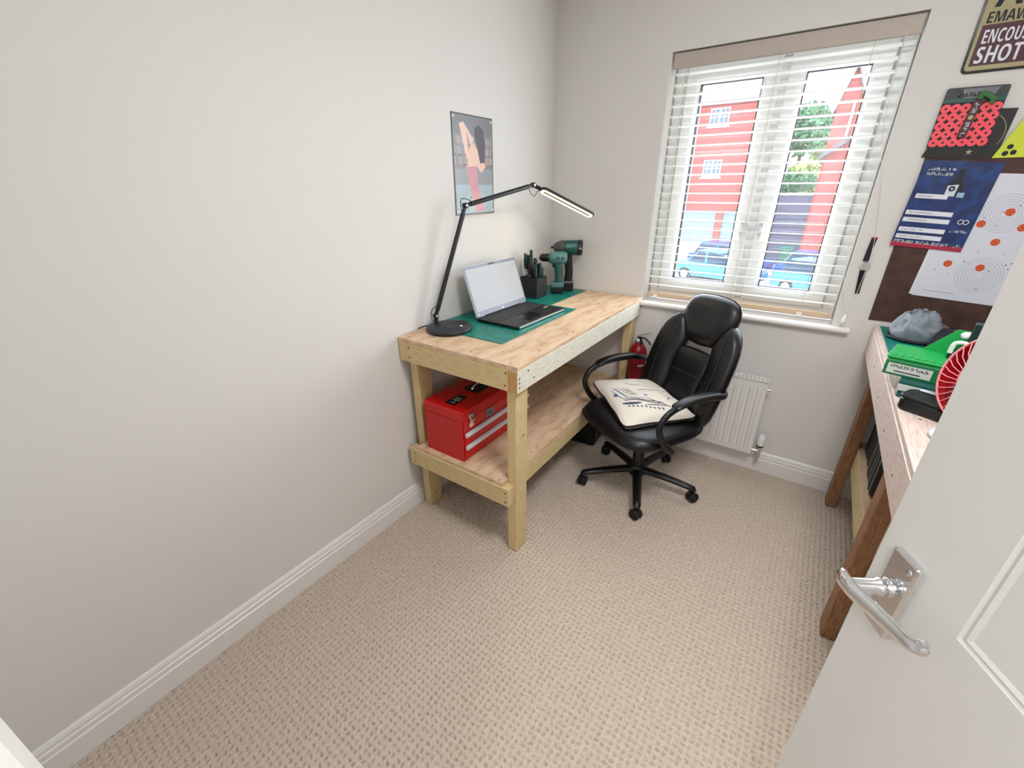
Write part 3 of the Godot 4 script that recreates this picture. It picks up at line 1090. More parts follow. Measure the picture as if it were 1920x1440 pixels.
func build_left_bench():
	var b := thing("workbench", "pine workbench with plywood top and lower shelf against the left wall", "workbench", Vector3.ZERO)
	var zn := 1.350
	beam(b, "tabletop", Vector3(0.004, 0.912, 0.004), Vector3(0.650, 0.930, zn), M.ply, 0.0012)
	beam(b, "front_rail", Vector3(0.605, 0.820, 0.004), Vector3(0.650, 0.912, zn - 0.0002), M.pale_z)  # same timber as the end rails, coloured as lit by the window
	st_end(b, Vector3(0.607, 0.822, zn - 0.0002), Vector3(0.648, 0.910, zn + 0.0006))
	beam(b, "back_rail", Vector3(0.004, 0.820, 0.004), Vector3(0.049, 0.912, zn), M.pine_z)
	beam(b, "end_rail", Vector3(0.0495, 0.820, zn - 0.045), Vector3(0.6045, 0.912, zn), M.pine_x)
	beam(b, "end_rail", Vector3(0.0495, 0.820, 0.004), Vector3(0.6045, 0.912, 0.049), M.pine_x)
	for z in [[1.250, 1.333], [0.022, 0.105]]:
		beam(b, "leg", Vector3(0.587, 0.0, z[0]), Vector3(0.632, 0.820, z[1]), M.pine_y)
		beam(b, "leg", Vector3(0.034, 0.0, z[0] - 0.012), Vector3(0.079, 0.820, z[1] - 0.012), M.pine_y)
	beam(b, "shelf_end_rail", Vector3(0.028, 0.282, 1.3335), Vector3(0.622, 0.375, 1.378), M.pine_x)
	beam(b, "shelf_front_rail", Vector3(0.541, 0.282, 0.012), Vector3(0.586, 0.375, 1.333), M.pine_z)
	beam(b, "shelf_back_rail", Vector3(0.080, 0.282, 0.012), Vector3(0.125, 0.375, 1.333), M.pine_z)
	beam(b, "shelf", Vector3(0.080, 0.3755, 0.012), Vector3(0.5865, 0.393, 1.372), M.ply, 0.0012)
	# screw heads
	for p in [[0.068, 0.892], [0.068, 0.845], [0.595, 0.895], [0.592, 0.842]]:
		screw(b, Vector3(p[0], p[1], zn), Vector3.BACK)
	for p in [[1.338, 0.880], [1.338, 0.862], [1.338, 0.842], [1.275, 0.892], [1.235, 0.850], [0.06, 0.90], [0.06, 0.86], [0.03, 0.875]]:
		screw(b, Vector3(0.650, p[1], p[0]), Vector3.RIGHT)
	for p in [[0.05, 1.32], [0.21, 1.31], [0.40, 1.315], [0.60, 1.325], [0.51, 1.17], [0.62, 1.15], [0.62, 0.85], [0.62, 0.55], [0.50, 0.31], [0.62, 0.30], [0.61, 0.03], [0.47, 0.04], [0.49, 0.40]]:
		screw(b, Vector3(p[0], 0.930, p[1]), Vector3.UP, 0.0038)
	for p in [[0.06, 0.352], [0.06, 0.305], [0.606, 0.352], [0.606, 0.305]]:
		screw(b, Vector3(p[0], p[1], 1.378), Vector3.BACK)
	for p in [[0.56, 1.10], [0.56, 0.75], [0.56, 0.45], [0.12, 1.355], [0.35, 1.36], [0.56, 1.36]]:
		screw(b, Vector3(p[0], 0.393, p[1]), Vector3.UP, 0.0038)
	screw(b, Vector3(0.632, 0.60, 1.28), Vector3.RIGHT)
	screw(b, Vector3(0.079, 0.06, 1.28), Vector3.RIGHT)

func st_end(parent: Node, a: Vector3, b: Vector3):
	beam(parent, "end_grain", a, b, M.end_grain, 0.0002)

func build_right_bench():
	var b := thing("workbench", "pine workbench half hidden behind the open door on the right", "workbench", Vector3(0, 0, 0))
	beam(b, "tabletop", Vector3(1.754, 0.924, 0.004), Vector3(2.345, 0.942, 1.50), M.pink_z, 0.0012)
	beam(b, "front_rail", Vector3(1.752, 0.805, 0.004), Vector3(1.7965, 0.924, 1.50), M.pink_z)
	beam(b, "back_rail", Vector3(2.30, 0.805, 0.004), Vector3(2.345, 0.924, 1.50), M.pine_z)
	beam(b, "end_rail", Vector3(1.797, 0.805, 0.004), Vector3(2.2995, 0.924, 0.049), M.pine_x)
	beam(b, "end_rail", Vector3(1.797, 0.805, 1.455), Vector3(2.2995, 0.924, 1.50), M.pine_x)
	for z in [[0.068, 0.150], [0.945, 1.027]]:
		beam(b, "leg", Vector3(1.797, 0.0, z[0]), Vector3(1.842, 0.923, z[1]), M.rust_y)
		beam(b, "leg", Vector3(2.255, 0.0, z[0]), Vector3(2.2995, 0.923, z[1]), M.rust_y)
	beam(b, "shelf_front_rail", Vector3(1.8425, 0.245, 0.060), Vector3(1.888, 0.352, 1.30), M.pine_z)
	beam(b, "shelf_back_rail", Vector3(2.209, 0.245, 0.060), Vector3(2.2545, 0.352, 1.30), M.pine_z)
	beam(b, "shelf", Vector3(1.8425, 0.3525, 0.060), Vector3(2.2545, 0.368, 1.30), M.ply, 0.0012)
	beam(b, "shelf_end_rail", Vector3(1.80, 0.245, 1.3005), Vector3(2.29, 0.352, 1.345), M.pine_x)
	for p in [0.42, 0.70, 0.98, 1.25]:
		screw(b, Vector3(1.752, 0.87 if p < 0.6 else 0.85, p), Vector3.LEFT, 0.0042)
		screw(b, Vector3(1.80, 0.942, p + 0.08), Vector3.UP, 0.0042)

# ------------------------------------------------------------------ chair and cushion
func build_chair():
	var c := thing("office_chair", "black leather-look swivel chair with loop armrests and five-star base", "chair", Vector3(0.902, 0, 0.523), deg_to_rad(-30))
	var st := mb()
	lathe(st, [Vector2(0.040, 0.062), Vector2(0.047, 0.075), Vector2(0.045, 0.115), Vector2(0.036, 0.125)], Transform3D.IDENTITY, 24)
	part(c, "base_hub", st, M.black_plastic)
	var star := [-2.0, 70.0, 142.0, 214.0, 286.0]
	for a in star:
		var an := deg_to_rad(a - 30.0)
		var dir := Vector3(cos(an), 0, sin(an))
		st = mb()
		var pts := []
		var rr := []
		for i in 8:
			var t := i / 7.0
			pts.append(dir * (0.035 + 0.268 * t) + Vector3(0, 0.098 - 0.018 * t * t, 0))
			rr.append(0.026 - 0.006 * t)
		pts.append(dir * 0.312 + Vector3(0, 0.068, 0))
		rr.append(0.014)
		tube(st, pts, rr, 12, 0.72, Vector3.UP)
		var leg := part(c, "base_leg", st, M.black_plastic)
		st = mb()
		var side := dir.rotated(Vector3.UP, 0.9)
		var hub := dir * 0.306 + Vector3(0, 0.030, 0)
		var ax := side.cross(Vector3.UP).normalized()
		for s in [-1.0, 1.0]:
			lathe(st, [Vector2(0.018, -0.010), Vector2(0.0265, -0.008), Vector2(0.0295, 0.0), Vector2(0.0265, 0.008), Vector2(0.016, 0.011)], along(hub + ax * s * 0.013, hub + ax * (s * 0.013 + s * 0.1)), 18)
		tube(st, [hub + Vector3(0, 0.0, 0), hub + Vector3(0, 0.036, 0)], 0.007, 8)
		part(leg, "caster", st, M.black_matte)
	st = mb()
	lathe(st, [Vector2(0.031, 0.12), Vector2(0.030, 0.23), Vector2(0.024, 0.235), Vector2(0.023, 0.29), Vector2(0.017, 0.292), Vector2(0.016, 0.355)], Transform3D.IDENTITY, 20)
	part(c, "gas_column", st, M.black_plastic)
	st = mb()
	bx(st, Vector3(-0.09, 0.345, -0.13), Vector3(0.09, 0.385, 0.09), 0.01)
	tube(st, [Vector3(0.08, 0.36, 0.02), Vector3(0.20, 0.352, 0.03), Vector3(0.25, 0.35, 0.03)], 0.006, 8)
	part(c, "tilt_mechanism", st, M.black_matte)
	# seat
	var up := Transform3D(Basis(Vector3.RIGHT, Vector3.FORWARD, Vector3.UP), Vector3(0, 0.415, 0.02))
	st = mb()
	var outline := []
	for i in 40:
		var an := TAU * i / 40
		var x := cos(an)
		var y := sin(an)
		var k := pow(pow(abs(x), 3.6) + pow(abs(y), 3.6), -1.0 / 3.6)
		outline.append(Vector2(x * k * (0.262 + 0.012 * -y), y * k * 0.262))
	puff(st, outline, 0.052, 0.035, up, 9.0, 9)
	var seat := part(c, "seat", st, M.leather)
	st = mb()
	var edge := []
	for p in outline:
		edge.append(up * Vector3(p.x * 1.004, p.y * 1.004, 0.004))
	edge.append(edge[0])
	tube(st, edge, 0.0032, 6)
	part(seat, "piping", st, M.black_matte)
	# armrest loops
	for s in [-1.0, 1.0]:
		st = mb()
		var x: float = s * 0.292
		var loop := smooth_path([Vector3(s * 0.20, 0.382, 0.05), Vector3(s * 0.262, 0.385, 0.06), Vector3(x, 0.40, 0.085), Vector3(x, 0.46, 0.145), Vector3(x, 0.54, 0.185), Vector3(x, 0.60, 0.165), Vector3(x, 0.635, 0.10), Vector3(x, 0.648, 0.0), Vector3(x, 0.645, -0.10), Vector3(x, 0.632, -0.19), Vector3(s * 0.262, 0.625, -0.235)], 5)
		tube(st, loop, 0.0165, 12, 0.8, Vector3(s, 0, 0))
		var arm := part(c, "armrest", st, M.black_plastic)
		st = mb()
		var pad := smooth_path([Vector3(x, 0.640, 0.115), Vector3(x, 0.659, 0.05), Vector3(x, 0.664, -0.03), Vector3(x, 0.658, -0.12), Vector3(x, 0.648, -0.165)], 5)
		var pr := []
		for i in pad.size():
			pr.append(0.026 * (0.75 if (i == 0 or i == pad.size() - 1) else 1.0))
		tube(st, pad, pr, 14, 0.42, Vector3.UP)
		part(arm, "arm_pad", st, M.black_plastic)
		st = mb()
		lathe(st, [Vector2(0.010, 0.0), Vector2(0.010, 0.012), Vector2(0.004, 0.016)], along(Vector3(s * 0.275, 0.628, -0.215), Vector3(s * 0.40, 0.628, -0.215)), 12)
		part(arm, "bolt_cap", st, M.black_plastic)
	# backrest, tilted back
	var t := deg_to_rad(19.0)
	var bf := Transform3D(Basis(Vector3.RIGHT, Vector3(0, cos(t), -sin(t)), Vector3(0, sin(t), cos(t))), Vector3(0, 0.5, -0.221))
	var back := Node3D.new()
	back.name = "backrest"
	c.add_child(back)
	back.transform = bf
	var lobes := []
	for s in [-1.0, 1.0]:
		st = mb()
		# wing bolster: outer edge follows the silhouette, inner edge the centre pad
		var rows := []
		var spec := [[-0.075, 0.150, 0.225], [-0.04, 0.110, 0.245], [0.02, 0.094, 0.254], [0.09, 0.098, 0.258], [0.17, 0.106, 0.260], [0.25, 0.092, 0.258], [0.31, 0.082, 0.250], [0.355, 0.094, 0.235], [0.390, 0.112, 0.212], [0.418, 0.125, 0.188], [0.430, 0.135, 0.165]]
		for e in spec:
			var row := []
			var cx: float = (e[1] + e[2]) * 0.5
			var hx: float = (e[2] - e[1]) * 0.5
			var th: float = 0.040 * min(1.0, hx / 0.05) + 0.008
			for k in 16:
				var an := TAU * k / 16
				var px := cos(an)
				var pz := sin(an)
				px = sign(px) * pow(abs(px), 0.8)
				var bend: float = 0.035 * pow(max(0.0, (cx + px * hx - 0.1) / 0.16), 1.6)
				row.append(Vector3(s * (cx + px * hx), e[0], pz * th + bend))
			rows.append(row)
		rings(st, rows)
		part(back, "side_bolster", st, M.leather)
		st = mb()
		var seam := []
		for e in spec:
			var cx: float = (e[1] + e[2]) * 0.5
			seam.append(Vector3(s * (cx + 0.008), e[0], 0.040 * min(1.0, (e[2] - e[1]) * 0.5 / 0.05) + 0.0105 + 0.035 * pow(max(0.0, (cx + 0.008 - 0.1) / 0.16), 1.6)))
		tube(st, seam, 0.0014, 6)
		part(back, "stitching", st, M.stitch)
	st = mb()
	var head := [Vector2(-0.078, 0.302), Vector2(0.0, 0.294), Vector2(0.078, 0.302), Vector2(0.106, 0.335), Vector2(0.136, 0.380), Vector2(0.157, 0.412), Vector2(0.162, 0.440), Vector2(0.164, 0.470), Vector2(0.156, 0.500), Vector2(0.136, 0.528), Vector2(0.098, 0.546), Vector2(0.05, 0.553), Vector2(0.0, 0.555), Vector2(-0.05, 0.553), Vector2(-0.098, 0.546), Vector2(-0.136, 0.528), Vector2(-0.156, 0.500), Vector2(-0.164, 0.470), Vector2(-0.162, 0.440), Vector2(-0.157, 0.412), Vector2(-0.136, 0.380), Vector2(-0.106, 0.335)]
	puff(st, head, 0.052, 0.04, Transform3D(Basis.IDENTITY, Vector3(0, 0, 0.006)), 4.5, 9, Vector2(0, 0.44))
	part(back, "headrest", st, M.leather)
	st = mb()
	var ring := []
	for p in head:
		ring.append(Vector3(p.x * 1.003, 0.44 + (p.y - 0.44) * 1.003, 0.012))
	ring.append(ring[0])
	tube(st, ring, 0.003, 6)
	part(back, "piping", st, M.black_matte)
	st = mb()
	var lum := [Vector2(-0.118, -0.07), Vector2(0.0, -0.075), Vector2(0.118, -0.07), Vector2(0.105, 0.0), Vector2(0.102, 0.08), Vector2(0.108, 0.17), Vector2(0.114, 0.245), Vector2(0.10, 0.268), Vector2(0.0, 0.272), Vector2(-0.10, 0.268), Vector2(-0.114, 0.245), Vector2(-0.108, 0.17), Vector2(-0.102, 0.08), Vector2(-0.105, 0.0)]
	puff(st, lum, 0.026, 0.024, Transform3D(Basis.IDENTITY, Vector3(0, 0, 0.0)), 7.0, 8)
	part(back, "lumbar_pad", st, M.leather)
	st = mb()
	tube(st, [Vector3(-0.098, 0.135, 0.0235), Vector3(0.0, 0.133, 0.0272), Vector3(0.098, 0.135, 0.0235)], 0.0014, 6)
	part(back, "stitching", st, M.stitch)
	st = mb()
	bx(st, Vector3(-0.03, -0.16, -0.045), Vector3(0.03, 0.10, -0.03), 0.004)
	tube(st, smooth_path([Vector3(0, 0.0, -0.04), Vector3(0, -0.11, -0.045), Vector3(0, -0.13, 0.02), Vector3(0, -0.12, 0.14)], 5), 0.024, 10, 0.4, Vector3(0, 0, 1))
	part(back, "back_bracket", st, M.black_matte)
	build_cushion()

func cushion_print() -> ImageTexture:
	var img := Image.create(512, 512, true, Image.FORMAT_RGB8)
	img.fill(rgb(236, 226, 212))
	var n := FastNoiseLite.new()
	n.seed = 77
	n.frequency = 0.05
	for y in 512:
		for x in 512:
			var d := n.get_noise_2d(x, y * 1.2) * 0.02
			var c := img.get_pixel(x, y)
			img.set_pixel(x, y, Color(c.r + d, c.g + d, c.b + d * 0.8))
	# loose brush drawing: banks of a stream, boats and twigs
	var ink := rgb(52, 60, 84)
	var soft := rgb(150, 158, 166)
	for k in [[Vector2(90, 330), Vector2(300, 400), 5, ink], [Vector2(90, 315), Vector2(330, 395), 4, ink], [Vector2(110, 300), Vector2(250, 330), 4, soft], [Vector2(250, 330), Vector2(360, 440), 4, ink], [Vector2(70, 350), Vector2(180, 378), 10, rgb(70, 80, 110)], [Vector2(200, 400), Vector2(330, 425), 4, ink], [Vector2(60, 200), Vector2(100, 320), 5, soft], [Vector2(80, 190), Vector2(120, 310), 6, rgb(110, 126, 150)], [Vector2(100, 190), Vector2(140, 300), 4, soft]]:
		brush(img, k[0], k[1], k[2], k[3], 3)
	brush(img, Vector2(56, 250), Vector2(70, 262), 12, rgb(60, 92, 130), 4)
	for i in 6:
		brush(img, Vector2(130 + i * 4, 210 + i * 16), Vector2(180 + i * 6, 224 + i * 14), 3, ink, 10 + i)
	for i in 9:
		brush(img, Vector2(90 + i * 26, 380 + i * 7), Vector2(98 + i * 26, 388 + i * 8), 5, ink, 30 + i)
	for k in [[Vector2(190, 140), Vector2(290, 190)], [Vector2(290, 190), Vector2(380, 260)], [Vector2(330, 170), Vector2(470, 200)], [Vector2(300, 270), Vector2(420, 260)], [Vector2(420, 260), Vector2(480, 240)], [Vector2(230, 240), Vector2(330, 262)], [Vector2(370, 380), Vector2(420, 330)], [Vector2(395, 355), Vector2(390, 320)], [Vector2(395, 355), Vector2(430, 352)], [Vector2(300, 120), Vector2(340, 170)], [Vector2(360, 290), Vector2(400, 300)]]:
		brush(img, k[0], k[1], 3, rgb(96, 100, 112), 60)
	brush(img, Vector2(250, 300), Vector2(268, 306), 9, rgb(120, 150, 190), 5)
	brush(img, Vector2(180, 260), Vector2(300, 270), 6, rgb(228, 214, 190), 6)
	img.generate_mipmaps()
	return ImageTexture.create_from_image(img)

func brush(img: Image, a: Vector2, b: Vector2, w: float, c: Color, sd: int):
	var rng := RandomNumberGenerator.new()
	rng.seed = sd * 31 + int(a.x) * 7 + int(b.y)
	var n := int(a.distance_to(b)) + 1
	var perp := (b - a).orthogonal().normalized()
	var wob := rng.randf_range(-0.08, 0.08) * a.distance_to(b)
	for i in n + 1:
		var t := float(i) / n
		var p := a.lerp(b, t) + perp * wob * sin(PI * t)
		var r: float = max(1.4, w * 0.85 * (0.45 + 0.8 * sin(PI * (0.1 + 0.8 * t)) * rng.randf_range(0.8, 1.0)))
		for y in range(int(p.y - r), int(p.y + r) + 1):
			for x in range(int(p.x - r), int(p.x + r) + 1):
				if x >= 0 and y >= 0 and x < img.get_width() and y < img.get_height() and Vector2(x, y).distance_to(p) <= r:
					img.set_pixel(x, y, c)

func build_cushion():
	var m := mat("cushion_cloth", Color.WHITE, 0.85)
	m.albedo_texture = cushion_print()
	var back := mat("cushion_plain", rgb(226, 214, 198), 0.85)
	var c := thing("seat_cushion", "cream square cushion with blue-grey ink drawing lying on the chair seat", "cushion", Vector3(0.868, 0.468, 0.490), 0.0)
	var n := 36
	var s := 0.246
	# corners follow the photo: a to d around the seat
	var q := [Vector3(-0.322, 0.040, -0.050), Vector3(0.024, 0.010, 0.306), Vector3(0.300, 0.022, 0.020), Vector3(-0.040, 0.034, -0.275)]
	var grid := func(u: float, v: float, side: float) -> Vector3:
		var p: Vector3 = q[0] * (1 - u) * (1 - v) + q[1] * u * (1 - v) + q[2] * u * v + q[3] * (1 - u) * v
		# edges drawn in between the ears
		var e: float = 0.07 * (1.0 - pow(abs(2 * u - 1), 2.0)) * pow(abs(2 * v - 1), 3.0) + 0.07 * (1.0 - pow(abs(2 * v - 1), 2.0)) * pow(abs(2 * u - 1), 3.0)
		p *= 1.0 - e - 0.075 * pow(abs(2 * u - 1) * abs(2 * v - 1), 8.0)
		var h: float = pow(max(0.0, 1.0 - pow(abs(2 * u - 1), 2.6)), 0.62) * pow(max(0.0, 1.0 - pow(abs(2 * v - 1), 2.6)), 0.62)
		var fold: float = 0.0035 * sin(u * 19.0 + v * 7.0) * (1.0 - h) + 0.003 * sin(v * 15.0 - u * 4.0) * h
		p.y += (0.052 * h + 0.008 + fold) if side > 0 else -(0.030 * h + 0.007)
		if side < 0:
			p.y = max(p.y, 0.001)
		return p
	for side in [1.0, -1.0]:
		var vs := PackedVector3Array()
		var uv := PackedVector2Array()
		var ix := PackedInt32Array()
		for j in n + 1:
			for i in n + 1:
				vs.append(grid.call(float(i) / n, float(j) / n, side))
				uv.append(Vector2(float(j) / n, float(i) / n))
		for j in n:
			for i in n:
				var a := j * (n + 1) + i
				if side > 0:
					ix.append_array(PackedInt32Array([a, a + n + 1, a + 1, a + 1, a + n + 1, a + n + 2]))
				else:
					ix.append_array(PackedInt32Array([a, a + 1, a + n + 1, a + 1, a + n + 2, a + n + 1]))
		var arr := []
		arr.resize(Mesh.ARRAY_MAX)
		arr[Mesh.ARRAY_VERTEX] = vs
		arr[Mesh.ARRAY_TEX_UV] = uv
		arr[Mesh.ARRAY_INDEX] = ix
		var am := ArrayMesh.new()
		am.add_surface_from_arrays(Mesh.PRIMITIVE_TRIANGLES, arr)
		var st := SurfaceTool.new()
		st.create_from(am, 0)
		st.generate_normals()
		part_mesh(c, "cover_top" if side > 0 else "cover_bottom", st.commit(), m if side > 0 else back)
	var pts := []
	for e in [[0, 0, 1, 0], [1, 0, 1, 1], [1, 1, 0, 1], [0, 1, 0, 0]]:
		for i in 16:
			var t := i / 16.0
			var u: float = lerp(float(e[0]), float(e[2]), t)
			var v: float = lerp(float(e[1]), float(e[3]), t)
			var p: Vector3 = (grid.call(u, v, 1.0) + grid.call(u, v, -1.0)) * 0.5
			pts.append(p * Vector3(1.004, 1, 1.004))
	pts.append(pts[0])
	var st2 := mb()
	tube(st2, pts, 0.0032, 8)
	part(c, "piping", st2, M.black_matte)

# ------------------------------------------------------------------ things on the walls
func sheet(parent: Node, called: String, w: float, h: float, thick: float, m: Material, xf: Transform3D, curl := 0.0) -> MeshInstance3D:
	# a flat printed sheet with its own thickness; the print lies on +z, the origin is its middle
	var st := SurfaceTool.new()
	st.begin(Mesh.PRIMITIVE_TRIANGLES)
	st.set_smooth_group(-1)
	var n := 8
	for i in n:
		var u0 := float(i) / n
		var u1 := float(i + 1) / n
		var z0 := curl * pow(abs(2 * u0 - 1), 2.0)
		var z1 := curl * pow(abs(2 * u1 - 1), 2.0)
		var x0 := (u0 - 0.5) * w
		var x1 := (u1 - 0.5) * w
		var f := [Vector3(x0, -h * 0.5, z0 + thick), Vector3(x1, -h * 0.5, z1 + thick), Vector3(x1, h * 0.5, z1 + thick), Vector3(x0, h * 0.5, z0 + thick)]
		var uv := [Vector2(u0, 1), Vector2(u1, 1), Vector2(u1, 0), Vector2(u0, 0)]
		for k in [0, 2, 1, 0, 3, 2]:
			st.set_uv(uv[k])
			st.add_vertex(xf * f[k])
		var g := [Vector3(x0, -h * 0.5, z0), Vector3(x1, -h * 0.5, z1), Vector3(x1, h * 0.5, z1), Vector3(x0, h * 0.5, z0)]
		for k in [0, 1, 2, 0, 2, 3]:
			st.set_uv(Vector2(0.002, 0.5))
			st.add_vertex(xf * g[k])
		for e in [[0, 1], [2, 3]]:
			for k in [f[e[0]], f[e[1]], g[e[1]], f[e[0]], g[e[1]], g[e[0]]]:
				st.set_uv(Vector2(u0, 1.0 if e[0] == 0 else 0.0))
				st.add_vertex(xf * k)
		for e in [[0, 3], [2, 1]]:
			if (i == 0 and e[0] == 0) or (i == n - 1 and e[0] == 2):
				for k in [f[e[0]], g[e[0]], f[e[1]], f[e[1]], g[e[0]], g[e[1]]]:
					st.set_uv(Vector2(0.002 if i == 0 else 0.998, 0.5))
					st.add_vertex(xf * k)
	return part(parent, called, st, m)

func disc(img: Image, c: Vector2, r: float, col: Color, r_in := 0.0, squeeze := 1.0):
	for y in range(int(c.y - r) - 1, int(c.y + r) + 2):
		for x in range(int(c.x - r) - 1, int(c.x + r) + 2):
			if x < 0 or y < 0 or x >= img.get_width() or y >= img.get_height():
				continue
			var d := Vector2(x - c.x, (y - c.y) / squeeze).length()
			if d <= r and d >= r_in:
				img.set_pixel(x, y, col)

func poly_fill(img: Image, pts: Array, col: Color):
	var pk := PackedVector2Array(pts)
	var lo: Vector2 = pts[0]
	var hi: Vector2 = pts[0]
	for p in pts:
		lo = lo.min(p)
		hi = hi.max(p)
	for y in range(max(0, int(lo.y)), min(img.get_height(), int(hi.y) + 1)):
		for x in range(max(0, int(lo.x)), min(img.get_width(), int(hi.x) + 1)):
			if Geometry2D.is_point_in_polygon(Vector2(x, y), pk):
				img.set_pixel(x, y, col)

func print_mat(called: String, img: Image, rough := 0.5) -> StandardMaterial3D:
	img.generate_mipmaps()
	var m := mat(called, Color.WHITE, rough)
	m.albedo_texture = ImageTexture.create_from_image(img)
	return m

func poster_image() -> Image:
	# plain generic stand-in in the photograph's colours
	var img := Image.create(300, 424, true, Image.FORMAT_RGB8)
	img.fill(rgb(128, 128, 130))
	var rng := RandomNumberGenerator.new()
	rng.seed = 4
	img.fill_rect(Rect2i(8, 8, 284, 70), rgb(120, 122, 126))
	for row in 3:
		var y := 84 + row * 42
		img.fill_rect(Rect2i(8, y + 34, 284, 5), rgb(92, 84, 80))
		var x := 10
		while x < 286:
			var w := rng.randi_range(6, 13)
			var t := rng.randi_range(-18, 18)
			img.fill_rect(Rect2i(x, y + rng.randi_range(0, 8), w - 2, 34), rgb(176 + t, 150 + t, 138 + t) if rng.randf() < 0.6 else rgb(150 + t, 152 + t, 156 + t))
			x += w
	img.fill_rect(Rect2i(8, 222, 284, 70), rgb(148, 150, 152))
	img.fill_rect(Rect2i(8, 290, 284, 126), rgb(166, 184, 192))
	for i in 30:
		disc(img, Vector2(rng.randi_range(20, 280), rng.randi_range(300, 410)), rng.randi_range(2, 5), rgb(120, 140, 150))
	# broad flowing bands of rose, skin tone and charcoal
	poly_fill(img, [Vector2(84, 210), Vector2(170, 205), Vector2(176, 300), Vector2(220, 405), Vector2(150, 412), Vector2(120, 330)], rgb(206, 142, 152))
	poly_fill(img, [Vector2(96, 212), Vector2(118, 130), Vector2(150, 110), Vector2(196, 160), Vector2(240, 210), Vector2(200, 236), Vector2(168, 208)], rgb(232, 190, 168))
	poly_fill(img, [Vector2(50, 40), Vector2(80, 30), Vector2(150, 96), Vector2(130, 130), Vector2(100, 66), Vector2(112, 170), Vector2(96, 180)], rgb(234, 194, 174))
	poly_fill(img, [Vector2(160, 50), Vector2(190, 34), Vector2(226, 56), Vector2(238, 110), Vector2(230, 190), Vector2(196, 196), Vector2(176, 130), Vector2(158, 90)], rgb(70, 70, 76))
	img.fill_rect(Rect2i(0, 0, 300, 5), rgb(40, 40, 42))
	img.fill_rect(Rect2i(0, 419, 300, 5), rgb(90, 92, 94))
	img.fill_rect(Rect2i(0, 0, 6, 424), rgb(28, 28, 30))
	img.fill_rect(Rect2i(295, 0, 5, 424), rgb(70, 70, 72))
	return img

func scribble(parent: Node, w: float, h: float, xf: Transform3D, m: Material, sd: int, letters := 10):
	# print too small to read in the photograph: a row of letter-like strokes
	var rng := RandomNumberGenerator.new()
	rng.seed = sd
	var st := mb()
	var step := w / letters
	for i in letters:
		if rng.randf() < 0.12:
			continue
		var x := -w * 0.5 + i * step
		var lw := step * 0.72
		var t := step * 0.22
		for k in 3:
			var kind := rng.randi() % 4
			if kind == 0:
				bx(st, Vector3(x, -h * 0.5, 0), Vector3(x + t, h * 0.5, 0.0003), 0.0, xf)
			elif kind == 1:
				bx(st, Vector3(x + lw - t, -h * 0.5, 0), Vector3(x + lw, h * rng.randf_range(0.1, 0.5), 0.0003), 0.0, xf)
			else:
				var y := h * rng.randf_range(-0.5, 0.32)
				bx(st, Vector3(x, y, 0), Vector3(x + lw, y + h * 0.18, 0.0003), 0.0, xf)
	part(parent, "printed_line", st, m)

func wall_xf(x: float, y: float, z: float, tilt_deg := 0.0) -> Transform3D:
	return Transform3D(Basis(Vector3.BACK, deg_to_rad(tilt_deg)), Vector3(x, y, z))

